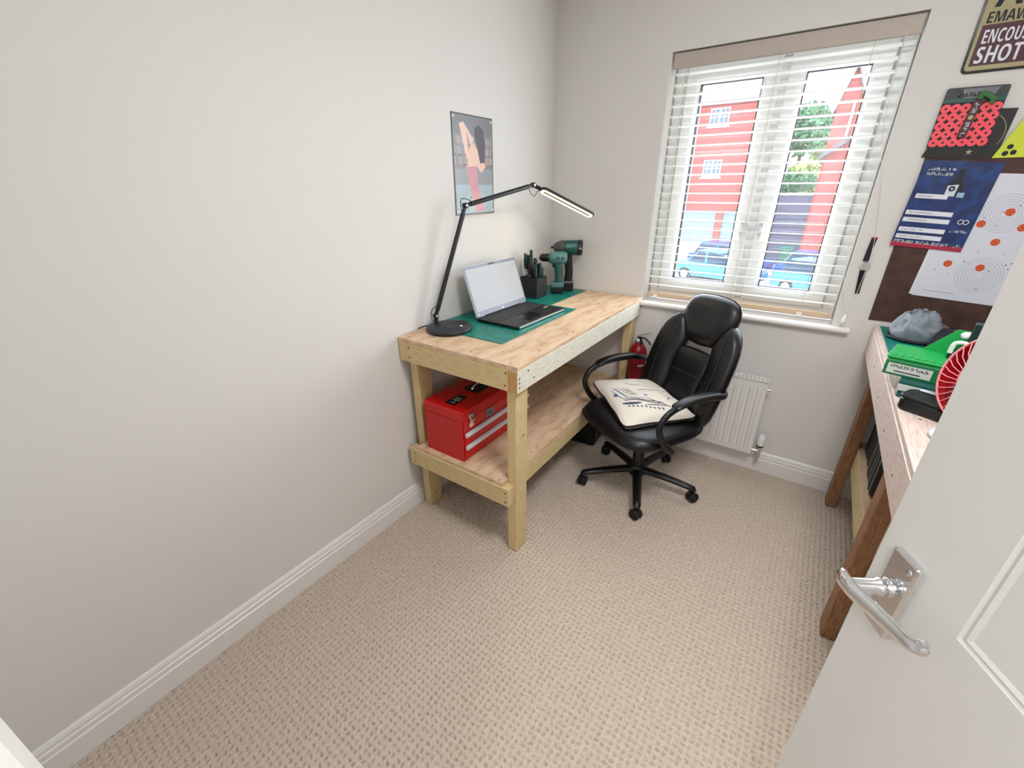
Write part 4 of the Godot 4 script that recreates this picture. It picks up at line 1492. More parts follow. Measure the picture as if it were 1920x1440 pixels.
func build_wall_things():
	# poster on the left wall
	var p := thing("wall_poster", "tall illustrated poster in pink and grey pinned to the left wall", "poster", Vector3(0.001, 1.624, 0.763))
	sheet(p, "print", 0.298, 0.424, 0.0015, print_mat("poster_print", poster_image(), 0.35), Transform3D(Basis(Vector3.FORWARD, Vector3.UP, Vector3.RIGHT), Vector3.ZERO))
	for q in [[0.196, 0.138], [0.196, -0.138], [-0.196, 0.138], [-0.196, -0.138]]:
		var st0 := mb()
		lathe(st0, [Vector2(0.006, 0), Vector2(0.006, 0.001), Vector2(0.002, 0.0025)], along(Vector3(0.0015, q[0], q[1]), Vector3(1, q[0], q[1])), 12)
		part(p, "pin", st0, M.white_plastic)

	# tin sign
	var s := thing("tin_sign", "black-rimmed cream and maroon tin sign reading SHOT high on the wall", "sign", Vector3(1.887, 2.108, 0.0))
	var st := mb()
	prism(st, round_rect(0.30, 0.40, 0.018, 5), 0.001, 0.006, Transform3D.IDENTITY, 0.0015)
	part(s, "rim", st, M.black_gloss)
	st = mb()
	prism(st, round_rect(0.284, 0.384, 0.012, 5), 0.006, 0.0068)
	part(s, "plate", st, M.print_cream)
	st = mb()
	prism(st, [Vector2(-0.133, -0.178), Vector2(0.012, -0.178), Vector2(0.055, -0.075), Vector2(0.055, -0.057), Vector2(-0.133, -0.057)], 0.0068, 0.0076)
	var mp := part(s, "maroon_panel", st, M.maroon)
	lettering(s, "lettering", "SHOT", 0.118, 0.050, Transform3D(Basis.IDENTITY, Vector3(-0.064, -0.146, 0.0078)), M.print_white)
	lettering(s, "lettering", "ENCOUSEE", 0.150, 0.040, Transform3D(Basis.IDENTITY, Vector3(-0.046, -0.092, 0.0078)), M.print_white)
	lettering(s, "lettering", "EMAWMITE", 0.185, 0.032, Transform3D(Basis.IDENTITY, Vector3(-0.034, -0.036, 0.0072)), M.print_black)
	lettering(s, "lettering", "A LA", 0.225, 0.075, Transform3D(Basis.IDENTITY, Vector3(-0.008, 0.030, 0.0072)), M.print_black)
	st = mb()
	lathe(st, [Vector2(0.004, 0), Vector2(0.003, 0.001)], along(Vector3(0.085, -0.14, 0.0068), Vector3(0.085, -0.14, 1)), 10)
	part(s, "nail_head", st, M.screw_black)

	# brown hardboard
	var hb := thing("hardboard_panel", "dark brown hardboard panel fixed to the wall above the right bench", "panel", Vector3(1.724, 0.963, 0.0))
	st = mb()
	bx(st, Vector3(0, 0, 0.001), Vector3(0.62, 0.680, 0.006), 0.001)
	part(hb, "board", st, M.hardboard)

	# black splatter card, behind the sticker pack
	var bc := thing("target_card", "black target card with a small star tucked behind the neon sticker pack", "target card", Vector3(1.822, 1.706, 0.007))
	st = mb()
	prism(st, [Vector2(-0.112, -0.070), Vector2(-0.05, -0.080), Vector2(0.105, -0.082), Vector2(0.112, 0.080), Vector2(-0.02, 0.085), Vector2(-0.085, 0.02)], 0.0, 0.0015)
	part(bc, "card", st, M.black_gloss)
	st = mb()
	var star := []
	for i in 10:
		var an := TAU * i / 10 + 0.3
		var r := 0.011 if i % 2 == 0 else 0.004
		star.append(Vector2(0.024 + cos(an) * r, -0.058 + sin(an) * r))
	prism(st, star, 0.0015, 0.0021)
	part(bc, "star_mark", st, M.print_cream)
	st = mb()
	var arc := []
	for i in 24:
		var an := -0.5 + 1.7 * i / 23.0
		arc.append(Vector3(0.03 + cos(an) * 0.072, 0.0 + sin(an) * 0.072, 0.0018))
	tube(st, arc, 0.0012, 6)
	part(bc, "ring_mark", st, M.print_cream)

	# yellow card
	var yc := thing("target_card", "neon yellow target card with black circles at the picture's right edge", "target card", Vector3(1.99, 1.70, 0.0085))
	st = mb()
	prism(st, [Vector2(-0.074, -0.075), Vector2(0.10, -0.075), Vector2(0.10, 0.105), Vector2(-0.012, 0.105)], 0.0, 0.0015)
	part(yc, "card", st, M.neon_yellow)
	for q in [[-0.022, -0.058, 0.0085], [-0.043, -0.061, 0.0085], [-0.036, -0.039, 0.0085], [0.045, 0.015, 0.058]]:
		st = mb()
		lathe(st, [Vector2(q[2], 0), Vector2(q[2], 0.0006)], along(Vector3(q[0], q[1], 0.0015), Vector3(q[0], q[1], 1)), 20, false)
		part(yc, "black_circle", st, M.print_black)

	# sticker pack
	var sp := thing("sticker_pack", "hanging pack of round neon pink target stickers on a grey card", "sticker pack", Vector3(1.803, 1.766, 0.010), 0.0)
	var base := Transform3D(Basis(Vector3.BACK, deg_to_rad(-1.0)), Vector3.ZERO)
	st = mb()
	prism(st, round_rect(0.172, 0.196, 0.008, 4), 0.0, 0.002, base)
	part(sp, "card", st, M.dark_grey)
	st = mb()
	prism(st, [Vector2(-0.03, 0.06), Vector2(0.05, 0.066), Vector2(0.06, 0.094), Vector2(-0.04, 0.092)], 0.002, 0.0024, base)
	part(sp, "header_print", st, M.mid_grey)
	st = mb()
	bx(st, Vector3(-0.086, 0.050, 0.002), Vector3(0.086, 0.062, 0.0024), 0.0, base)
	part(sp, "header_band", st, M.tool_green)
	st = mb()
	bx(st, Vector3(-0.0855, -0.097, 0.0020), Vector3(0.0855, 0.049, 0.0022), 0.0, base)
	part(sp, "backing_sheet", st, M.navy)
	var ring := mb()
	var rr := []
	for z in [[0.0038, 0.0], [0.0148, 0.0], [0.0148, 0.001], [0.0038, 0.001]]:
		var row := []
		for k in 18:
			var an := TAU * k / 18
			row.append(Vector3(cos(an) * z[0], sin(an) * z[0], z[1]))
		rr.append(row)
	ring.set_smooth_group(-1)
	for i in 3:
		for k in 18:
			var k2 := (k + 1) % 18
			face(ring, [rr[i][k], rr[i][k2], rr[i + 1][k2], rr[i + 1][k]], Vector3(0, 0, 1) if i == 2 else Vector3(cos(TAU * k / 18.0), sin(TAU * k / 18.0), 0.0))
	ring.generate_normals()
	var rm := ring.commit()
	for j in 5:
		for i in 6:
			var o := part_mesh(sp, "round_sticker", rm, M.neon_pink)
			o.position = base * Vector3(-0.070 + i * 0.028, -0.083 + j * 0.0285, 0.0022)
	scribble(sp, 0.10, 0.014, base * Transform3D(Basis.IDENTITY, Vector3(0.0, 0.073, 0.0026)), M.print_black, 3, 9)

	# red tag on a green strap
	var tg := thing("lanyard_tag", "dark red woven key tag on a green strap over the neon stickers", "key tag", Vector3(1.812, 1.760, 0.016))
	var tilt := Transform3D(Basis(Vector3.BACK, deg_to_rad(-6)), Vector3.ZERO)
	st = mb()
	prism(st, round_rect(0.026, 0.128, 0.006, 3), 0.0, 0.003, tilt, 0.0008)
	part(tg, "tag", st, M.maroon)
	scribble(tg, 0.050, 0.012, tilt * Transform3D(Basis(Vector3.BACK, PI * 0.5), Vector3(0.0, -0.034, 0.0032)), M.print_white, 5, 6)
	scribble(tg, 0.034, 0.012, tilt * Transform3D(Basis(Vector3.BACK, PI * 0.5), Vector3(0.0, 0.036, 0.0032)), M.print_white, 6, 4)
	st = mb()
	lathe(st, [Vector2(0.0075, 0), Vector2(0.0075, 0.0006)], tilt * along(Vector3(0, 0.004, 0.003), Vector3(0, 0.004, 1)), 16, false)
	part(tg, "round_emblem", st, M.print_cream)
	st = mb()
	tube(st, smooth_path([Vector3(0.006, 0.062, 0.006), Vector3(0.010, 0.078, 0.012), Vector3(0.026, 0.072, 0.014), Vector3(0.044, 0.058, 0.010), Vector3(0.040, 0.046, 0.006)], 5), 0.0085, 10, 0.35, Vector3(0, 0, 1))
	part(tg, "green_strap", st, M.leaf_dark)

	# blue leaflet
	var lf := thing("blue_leaflet", "deep blue printed leaflet with white boxes and a red foot band", "leaflet", Vector3(1.8325, 1.453, 0.0115))
	var lt := Transform3D(Basis(Vector3.BACK, deg_to_rad(-3.6)), Vector3.ZERO)
	var img := Image.create(256, 364, true, Image.FORMAT_RGB8)
	var nz := FastNoiseLite.new()
	nz.seed = 9
	nz.frequency = 0.012
	for y in 364:
		for x in 256:
			var d := nz.get_noise_2d(x * 1.4 + y * 0.6, y - x * 0.5)
			img.set_pixel(x, y, rgb(14, 34, 84).lerp(rgb(22, 62, 128), clamp(0.5 + d, 0.0, 1.0)))
	# bottle picture
	poly_fill(img, [Vector2(128, 30), Vector2(148, 30), Vector2(150, 70), Vector2(164, 96), Vector2(164, 140), Vector2(108, 140), Vector2(108, 96), Vector2(126, 70)], rgb(12, 16, 36))
	poly_fill(img, [Vector2(112, 96), Vector2(146, 90), Vector2(146, 138), Vector2(112, 140)], rgb(214, 220, 232))
	disc(img, Vector2(129, 108), 11, rgb(30, 34, 48))
	disc(img, Vector2(129, 108), 4, rgb(214, 220, 232))
	img.fill_rect(Rect2i(154, 122, 24, 20), rgb(150, 190, 206))
	img.fill_rect(Rect2i(0, 344, 256, 20), rgb(176, 32, 66))
	sheet(lf, "print", 0.231, 0.328, 0.0012, print_mat("leaflet_print", img, 0.35), lt, 0.002)
	for q in [[-0.050, 0.035, 0.10], [-0.035, -0.028, 0.148], [-0.035, -0.056, 0.148], [-0.035, -0.094, 0.148], [-0.035, -0.122, 0.148]]:
		st = mb()
		bx(st, Vector3(q[0] - q[2] * 0.5, q[1] - 0.0085, 0.0034), Vector3(q[0] + q[2] * 0.5, q[1] + 0.0085, 0.0042), 0.0, lt)
		part(lf, "white_box", st, M.print_white)
		scribble(lf, q[2] * 0.5, 0.005, lt * Transform3D(Basis.IDENTITY, Vector3(q[0] - q[2] * 0.18, q[1], 0.0042)), M.print_black, int(200 + q[1] * 1000), 12)
	scribble(lf, 0.085, 0.011, lt * Transform3D(Basis.IDENTITY, Vector3(-0.052, 0.134, 0.0036)), M.print_white, 11, 14)
	scribble(lf, 0.080, 0.011, lt * Transform3D(Basis.IDENTITY, Vector3(-0.054, 0.117, 0.0036)), M.print_white, 12, 12)
	scribble(lf, 0.060, 0.011, lt * Transform3D(Basis.IDENTITY, Vector3(0.078, -0.088, 0.0036)), M.print_white, 13, 12)
	scribble(lf, 0.215, 0.013, lt * Transform3D(Basis.IDENTITY, Vector3(0, -0.143, 0.0036)), M.print_white, 14, 30)
	for q in [[0.072, -0.052], [0.088, -0.052]]:
		st = mb()
		var row := []
		for i in 17:
			var an := TAU * i / 16.0
			row.append(lt * Vector3(q[0] + cos(an) * 0.008, q[1] + sin(an) * 0.008, 0.0042))
		tube(st, row, 0.0016, 6)
		part(lf, "ring_emblem", st, M.print_white)

	# paper targets
	for k in 2:
		var tp := thing("paper_target", "white paper target with orange spots and ringed circles, uppermost sheet" if k == 1 else "white paper sheet peeping out beneath the ringed target sheet", "paper target", Vector3(2.062 - 0.010 * (1 - k), 1.323 + 0.004 * (1 - k), 0.0075 + 0.0012 * k), 0.0, "paper targets on the hardboard")
		var pt := Transform3D(Basis(Vector3.BACK, deg_to_rad(-3.2)), Vector3.ZERO)
		if k == 0:
			sheet(tp, "paper", 0.42, 0.48, 0.0008, M.paper_white, pt)
			continue
		var im := Image.create(840, 960, true, Image.FORMAT_RGB8)
		im.fill(rgb(224, 225, 236))
		var px := func(x: float, y: float) -> Vector2:
			var l := pt.affine_inverse() * Vector3(x - 2.062, y - 1.323, 0)
			return Vector2((l.x + 0.21) * 2000, (0.24 - l.y) * 2000)
		for c in [Vector2(2.019, 1.432), Vector2(2.02, 1.196), Vector2(2.19, 1.31)]:
			for r in 7:
				disc(im, px.call(c.x, c.y), 32 + r * 18, rgb(150, 154, 170), 30 + r * 18)
		for c in [Vector2(2.029, 1.437), Vector2(1.963, 1.392), Vector2(2.025, 1.326), Vector2(2.08, 1.382), Vector2(1.914, 1.235), Vector2(2.014, 1.226), Vector2(2.17, 1.25)]:
			var q: Vector2 = px.call(c.x, c.y)
			disc(im, q, 27, rgb(226, 92, 46))
			disc(im, q, 20, rgb(196, 66, 34), 17)
			disc(im, q, 11, rgb(240, 130, 70), 8)
			disc(im, q, 5, rgb(60, 30, 28))
		var rng := RandomNumberGenerator.new()
		rng.seed = 15
		for i in 46:
			disc(im, Vector2(rng.randf_range(60, 780), rng.randf_range(150, 880)), rng.randf_range(2.0, 5.0), rgb(40, 40, 48))
		im.fill_rect(Rect2i(60, 905, 200, 4), rgb(150, 152, 170))
		sheet(tp, "paper", 0.42, 0.48, 0.0008, print_mat("target_print", im, 0.7), pt)

	# wrist watch on a nail
	var wa := thing("wrist_watch", "wrist watch with a dark strap hanging on the wall beside the window", "watch", Vector3(1.648, 1.20, 0.0), 0.0)
	st = mb()
	tube(st, [Vector3(0.001, 0.122, 0.004), Vector3(-0.003, 0.07, 0.006), Vector3(-0.003, 0.022, 0.007)], [0.0095, 0.010, 0.012], 12, 0.16, Vector3(0, 0, 1))
	part(wa, "strap", st, M.navy)
	st = mb()
	tube(st, [Vector3(-0.002, -0.018, 0.007), Vector3(0.000, -0.07, 0.006), Vector3(0.003, -0.125, 0.005)], [0.012, 0.010, 0.008], 12, 0.16, Vector3(0, 0, 1))
	part(wa, "strap", st, M.black_matte)
	st = mb()
	var hx := []
	for i in 6:
		hx.append(Vector2(cos(TAU * i / 6.0), sin(TAU * i / 6.0)) * 0.0205)
	prism(st, hx, 0.003, 0.012, Transform3D.IDENTITY, 0.001)
	part(wa, "case", st, M.satin_metal)
	st = mb()
	lathe(st, [Vector2(0.0155, 0), Vector2(0.0155, 0.0008)], along(Vector3(0, 0, 0.012), Vector3(0, 0, 1)), 20, false)
	part(wa, "dial", st, mat("watch_dial", rgb(188, 176, 180), 0.3))
	st = mb()
	bx(st, Vector3(-0.010, 0.116, 0.001), Vector3(0.012, 0.124, 0.008), 0.001)
	part(wa, "buckle", st, M.dark_red)

	# radiator
	var ra := thing("radiator", "white panel radiator with ribbed front under the window", "radiator", Vector3(0.80, 0.135, 0.0))
	st = mb()
	var prof := []
	var x := 0.0
	prof.append(Vector2(0.0, 0.078))
	prof.append(Vector2(0.0, 0.084))
	x = 0.022
	while x < 0.585:
		prof.append(Vector2(x, 0.084))
		prof.append(Vector2(x + 0.004, 0.0905))
		prof.append(Vector2(x + 0.020, 0.0905))
		prof.append(Vector2(x + 0.024, 0.084))
		x += 0.0385
	prof.append(Vector2(0.605, 0.084))
	prof.append(Vector2(0.605, 0.078))
	prism(st, prof, 0.035, 0.405, Transform3D(Basis(Vector3.RIGHT, Vector3.BACK, Vector3.DOWN), Vector3(0, 0.44, 0)))
	bx(st, Vector3(0, 0.0, 0.034), Vector3(0.605, 0.036, 0.085), 0.003)
	bx(st, Vector3(0, 0.404, 0.078), Vector3(0.605, 0.448, 0.085), 0.002)
	bx(st, Vector3(0, 0.036, 0.034), Vector3(0.605, 0.448, 0.039), 0.001)
	bx(st, Vector3(0, 0.036, 0.039), Vector3(0.003, 0.448, 0.078))
	bx(st, Vector3(0.602, 0.036, 0.039), Vector3(0.605, 0.448, 0.078))
	part(ra, "panel", st, M.white_gloss)
	st = mb()
	for i in 30:
		bx(st, Vector3(0.012 + i * 0.0195, 0.4485, 0.036), Vector3(0.021 + i * 0.0195, 0.454, 0.088), 0.001)
	bx(st, Vector3(0, 0.4485, 0.030), Vector3(0.605, 0.456, 0.036))
	bx(st, Vector3(0, 0.4485, 0.086), Vector3(0.605, 0.456, 0.091))
	part(ra, "top_grille", st, M.white_gloss)
	st = mb()
	for xx in [0.1, 0.5]:
		bx(st, Vector3(xx, 0.05, 0.0), Vector3(xx + 0.03, 0.40, 0.034))
	part(ra, "wall_bracket", st, M.white_gloss)
	st = mb()
	tube(st, [Vector3(0.605, 0.40, 0.06), Vector3(0.622, 0.40, 0.06)], 0.009, 10)
	part(ra, "bleed_plug", st, M.chrome)
	st = mb()
	tube(st, [Vector3(0.605, 0.022, 0.06), Vector3(0.642, 0.022, 0.06)], 0.011, 12)
	tube(st, [Vector3(0.642, -0.02, 0.06), Vector3(0.642, 0.05, 0.06)], 0.012, 12)
	tube(st, [Vector3(0.642, -0.02, 0.06), Vector3(0.642, -0.045, 0.056), Vector3(0.640, -0.06, 0.03), Vector3(0.640, -0.06, 0.0)], 0.0075, 10)
	part(ra, "valve_body", st, M.chrome)
	st = mb()
	lathe(st, [Vector2(0.015, 0.05), Vector2(0.0185, 0.054), Vector2(0.0185, 0.062)], Transform3D(Basis.IDENTITY, Vector3(0.642, 0, 0.06)), 20)
	part(ra, "valve_collar", st, M.black_plastic)
	st = mb()
	lathe(st, [Vector2(0.018, 0.062), Vector2(0.0195, 0.075), Vector2(0.019, 0.118), Vector2(0.013, 0.127)], Transform3D(Basis.IDENTITY, Vector3(0.642, 0, 0.06)), 20)
	part(ra, "valve_head", st, M.white_plastic)

	# fire extinguisher
	var fe := thing("fire_extinguisher", "small red fire extinguisher hung on the wall beside the chair", "fire extinguisher", Vector3(0.686, 0.415, 0.075), deg_to_rad(20))
	st = mb()
	lathe(st, [Vector2(0.030, 0.0), Vector2(0.050, 0.002), Vector2(0.052, 0.022)], Transform3D.IDENTITY, 24)
	part(fe, "foot_ring", st, M.black_plastic)
	st = mb()
	lathe(st, [Vector2(0.0505, 0.020), Vector2(0.0505, 0.190), Vector2(0.048, 0.212), Vector2(0.040, 0.232), Vector2(0.026, 0.246), Vector2(0.016, 0.252), Vector2(0.015, 0.262)], Transform3D.IDENTITY, 28)
	part(fe, "cylinder", st, M.dark_red)
	st = mb()
	lathe(st, [Vector2(0.0509, 0.05), Vector2(0.0509, 0.115)], Transform3D.IDENTITY, 28, true, false)
	var lb := part(fe, "label_band", st, mat("extinguisher_label", rgb(128, 16, 30), 0.35))
	for i in 4:
		st = mb()
		var an := deg_to_rad(38 + i * 14)
		var q := Vector3(cos(an) * 0.0512, 0.120, sin(an) * 0.0512)
		bx(st, Vector3(-0.0045, -0.006, 0), Vector3(0.0045, 0.006, 0.0005), 0.0, Transform3D(Basis(Vector3.UP, PI * 0.5 - an), q))
		part(fe, "pictogram", st, M.print_white)
	st = mb()
	lathe(st, [Vector2(0.015, 0.262), Vector2(0.017, 0.268), Vector2(0.014, 0.285), Vector2(0.010, 0.292)], Transform3D.IDENTITY, 16)
	tube(st, [Vector3(0, 0.278, 0), Vector3(0.012, 0.272, 0.03), Vector3(0.014, 0.262, 0.045)], 0.008, 8)
	part(fe, "valve", st, M.black_plastic)
	st = mb()
	tube(st, [Vector3(-0.012, 0.288, 0.0), Vector3(0.03, 0.293, 0.03), Vector3(0.055, 0.276, 0.05), Vector3(0.062, 0.262, 0.055)], 0.009, 8, 0.35, Vector3.UP)
	part(fe, "carry_handle", st, M.black_plastic)
	st = mb()
	tube(st, [Vector3(-0.010, 0.298, 0.0), Vector3(0.02, 0.312, 0.016), Vector3(0.058, 0.330, 0.036)], 0.008, 8, 0.3, Vector3.UP)
	part(fe, "lever", st, M.satin_metal)
	st = mb()
	lathe(st, [Vector2(0.011, 0), Vector2(0.011, 0.006), Vector2(0.008, 0.007)], along(Vector3(-0.008, 0.272, 0.012), Vector3(-0.03, 0.272, 0.05)), 14)
	part(fe, "gauge", st, M.white_plastic)
	st = mb()
	bx(st, Vector3(-0.02, 0.03, -0.075), Vector3(0.02, 0.25, -0.056), 0.002)
	var br := part(fe, "wall_bracket", st, M.black_plastic)

# ------------------------------------------------------------------ things on and under the left bench
func cutting_mat(label: String, x0: float, x1: float, z0: float, z1: float, y: float, group: String):
	var c := thing("cutting_mat", label, "cutting mat", Vector3((x0 + x1) * 0.5, y + 0.0007, (z0 + z1) * 0.5), 0.0, group)
	var hx := (x1 - x0) * 0.5
	var hz := (z1 - z0) * 0.5
	var st := mb()
	bx(st, Vector3(-hx, 0, -hz), Vector3(hx, 0.003, hz), 0.0008)
	part(c, "mat", st, M.teal_mat)
	st = mb()
	var x := -hx + 0.02
	while x <= hx - 0.018:
		bx(st, Vector3(x - 0.0004, 0.003, -hz + 0.02), Vector3(x + 0.0004, 0.0032, hz - 0.02))
		x += 0.05
	var z := -hz + 0.02
	while z <= hz - 0.018:
		bx(st, Vector3(-hx + 0.02, 0.003, z - 0.0004), Vector3(hx - 0.02, 0.0032, z + 0.0004))
		z += 0.05
	part(c, "grid_lines", st, M.mat_line)

func build_bench_things():
	var top := 0.930
	cutting_mat("teal cutting mat under the laptop", 0.006, 0.452, 0.488, 1.172, top, "teal cutting mats")
	cutting_mat("narrow teal cutting mat under the cordless drills", 0.006, 0.290, 0.034, 0.4875, top, "teal cutting mats")
	build_laptop(top + 0.0041)
	build_lamp(top + 0.0041)
	build_tool_box()
	build_drills(top + 0.0041)
	build_red_toolbox()
	# black box on the floor under the far end
	var k := thing("storage_box", "black box on the carpet under the far end of the left bench", "box", Vector3(0.44, 0, 0.22), 0.1)
	var st := mb()
	prism(st, round_rect(0.20, 0.22, 0.02, 4), 0.0, 0.14, Transform3D(Basis(Vector3.RIGHT, Vector3.FORWARD, Vector3.UP), Vector3.ZERO), 0.006)
	part(k, "body", st, M.black_plastic)
	st = mb()
	prism(st, round_rect(0.21, 0.23, 0.02, 4), 0.1402, 0.155, Transform3D(Basis(Vector3.RIGHT, Vector3.FORWARD, Vector3.UP), Vector3.ZERO), 0.004)
	part(k, "lid", st, M.black_matte)

func build_laptop(y: float):
	var l := thing("laptop", "open black laptop with pale blank screen on the teal mat", "laptop", Vector3(0.287, y, 0.768), deg_to_rad(-1.6))
	# local: x towards the user, z along the width
	var hw := 0.212
	var st := mb()
	var rr := round_rect(0.252, hw * 2, 0.010, 4)
	prism(st, rr, 0.002, 0.015, Transform3D(Basis(Vector3.RIGHT, Vector3.FORWARD, Vector3.UP), Vector3.ZERO), 0.0015)
	var base := part(l, "base", st, M.black_plastic)
	for q in [[-0.10, -0.17], [-0.10, 0.17], [0.10, -0.17], [0.10, 0.17]]:
		st = mb()
		bx(st, Vector3(q[0] - 0.01, 0.0, q[1] - 0.02), Vector3(q[0] + 0.01, 0.002, q[1] + 0.02))
		part(base, "rubber_foot", st, M.black_matte)
	st = mb()
	bx(st, Vector3(0.1245, 0.004, -hw + 0.01), Vector3(0.1268, 0.012, hw - 0.01), 0.0006)
	part(base, "front_edge", st, M.satin_metal)
	# keys, each its own cap
	var kb := mb()
	bx(kb, Vector3(-0.0070, 0, -0.0072), Vector3(0.0070, 0.0016, 0.0072), 0.0005)
	kb.generate_normals()
	var km := kb.commit()
	for r in 6:
		for c in 21:
			if r == 5 and c > 5 and c < 11:
				continue
			var o := part_mesh(l, "key", km, M.dark_grey)
			o.position = Vector3(-0.098 + r * 0.0172, 0.0151, 0.186 - c * 0.0186)
	st = mb()
	bx(st, Vector3(-0.0190, 0.0151, -0.010), Vector3(-0.005, 0.0167, 0.078), 0.0005)
	part(l, "space_bar", st, M.dark_grey)
	st = mb()
	bx(st, Vector3(0.018, 0.0150, -0.045), Vector3(0.106, 0.0156, 0.085), 0.0003)
	part(l, "touchpad", st, M.black_gloss)
	st = mb()
	for q in [[0.03, -0.165], [0.03, -0.185]]:
		bx(st, Vector3(q[0] - 0.006, 0.015, q[1] - 0.008), Vector3(q[0] + 0.006, 0.0156, q[1] + 0.008))
	part(l, "sticker", st, M.rail_wood)
	# screen leans back from the hinge
	var t := deg_to_rad(19.5)
	var sf := Transform3D(Basis(Vector3(-sin(t), cos(t), 0), Vector3(0, 0, -1), Vector3(-cos(t), -sin(t), 0)), Vector3(-0.122, 0.017, 0))
	# frame: x = up the lid, y = across, z = away from the user
	st = mb()
	prism(st, round_rect(0.250, hw * 2, 0.010, 4, Vector2(0.125, 0)), 0.0, 0.006, sf, 0.001)
	var lid := part(l, "lid", st, M.silver_paint)
	st = mb()
	prism(st, round_rect(0.246, hw * 2 - 0.004, 0.009, 4, Vector2(0.125, 0)), -0.0012, 0.0, sf)
	part(lid, "bezel", st, mat("bezel_grey", rgb(122, 126, 140), 0.3))
	st = mb()
	bx(st, Vector3(0.026, -hw + 0.010, -0.0020), Vector3(0.234, hw - 0.010, -0.0012), 0.0, sf)
	part(lid, "display", st, mat("display_film", rgb(176, 176, 178), 0.35))
	st = mb()
	lathe(st, [Vector2(0.0055, 0), Vector2(0.0055, 0.0005)], sf * along(Vector3(0.012, 0.0, -0.0012), Vector3(0.012, 0.0, -1)), 14, false)
	part(lid, "round_logo", st, M.white_plastic)
	st = mb()
	bx(st, Vector3(0.238, -0.024, -0.0016), Vector3(0.246, 0.024, -0.0012), 0.0, sf)
	part(lid, "webcam_strip", st, M.dark_grey)
	st = mb()
	bx(st, Vector3(0.010, -hw + 0.012, -0.0016), Vector3(0.017, -hw + 0.020, -0.0012), 0.0, sf)
	part(lid, "badge", st, M.white_plastic)
	st = mb()
	tube(st, [Vector3(-0.122, 0.015, -0.15), Vector3(-0.122, 0.015, 0.15)], 0.0055, 10)
	part(l, "hinge", st, M.black_matte)

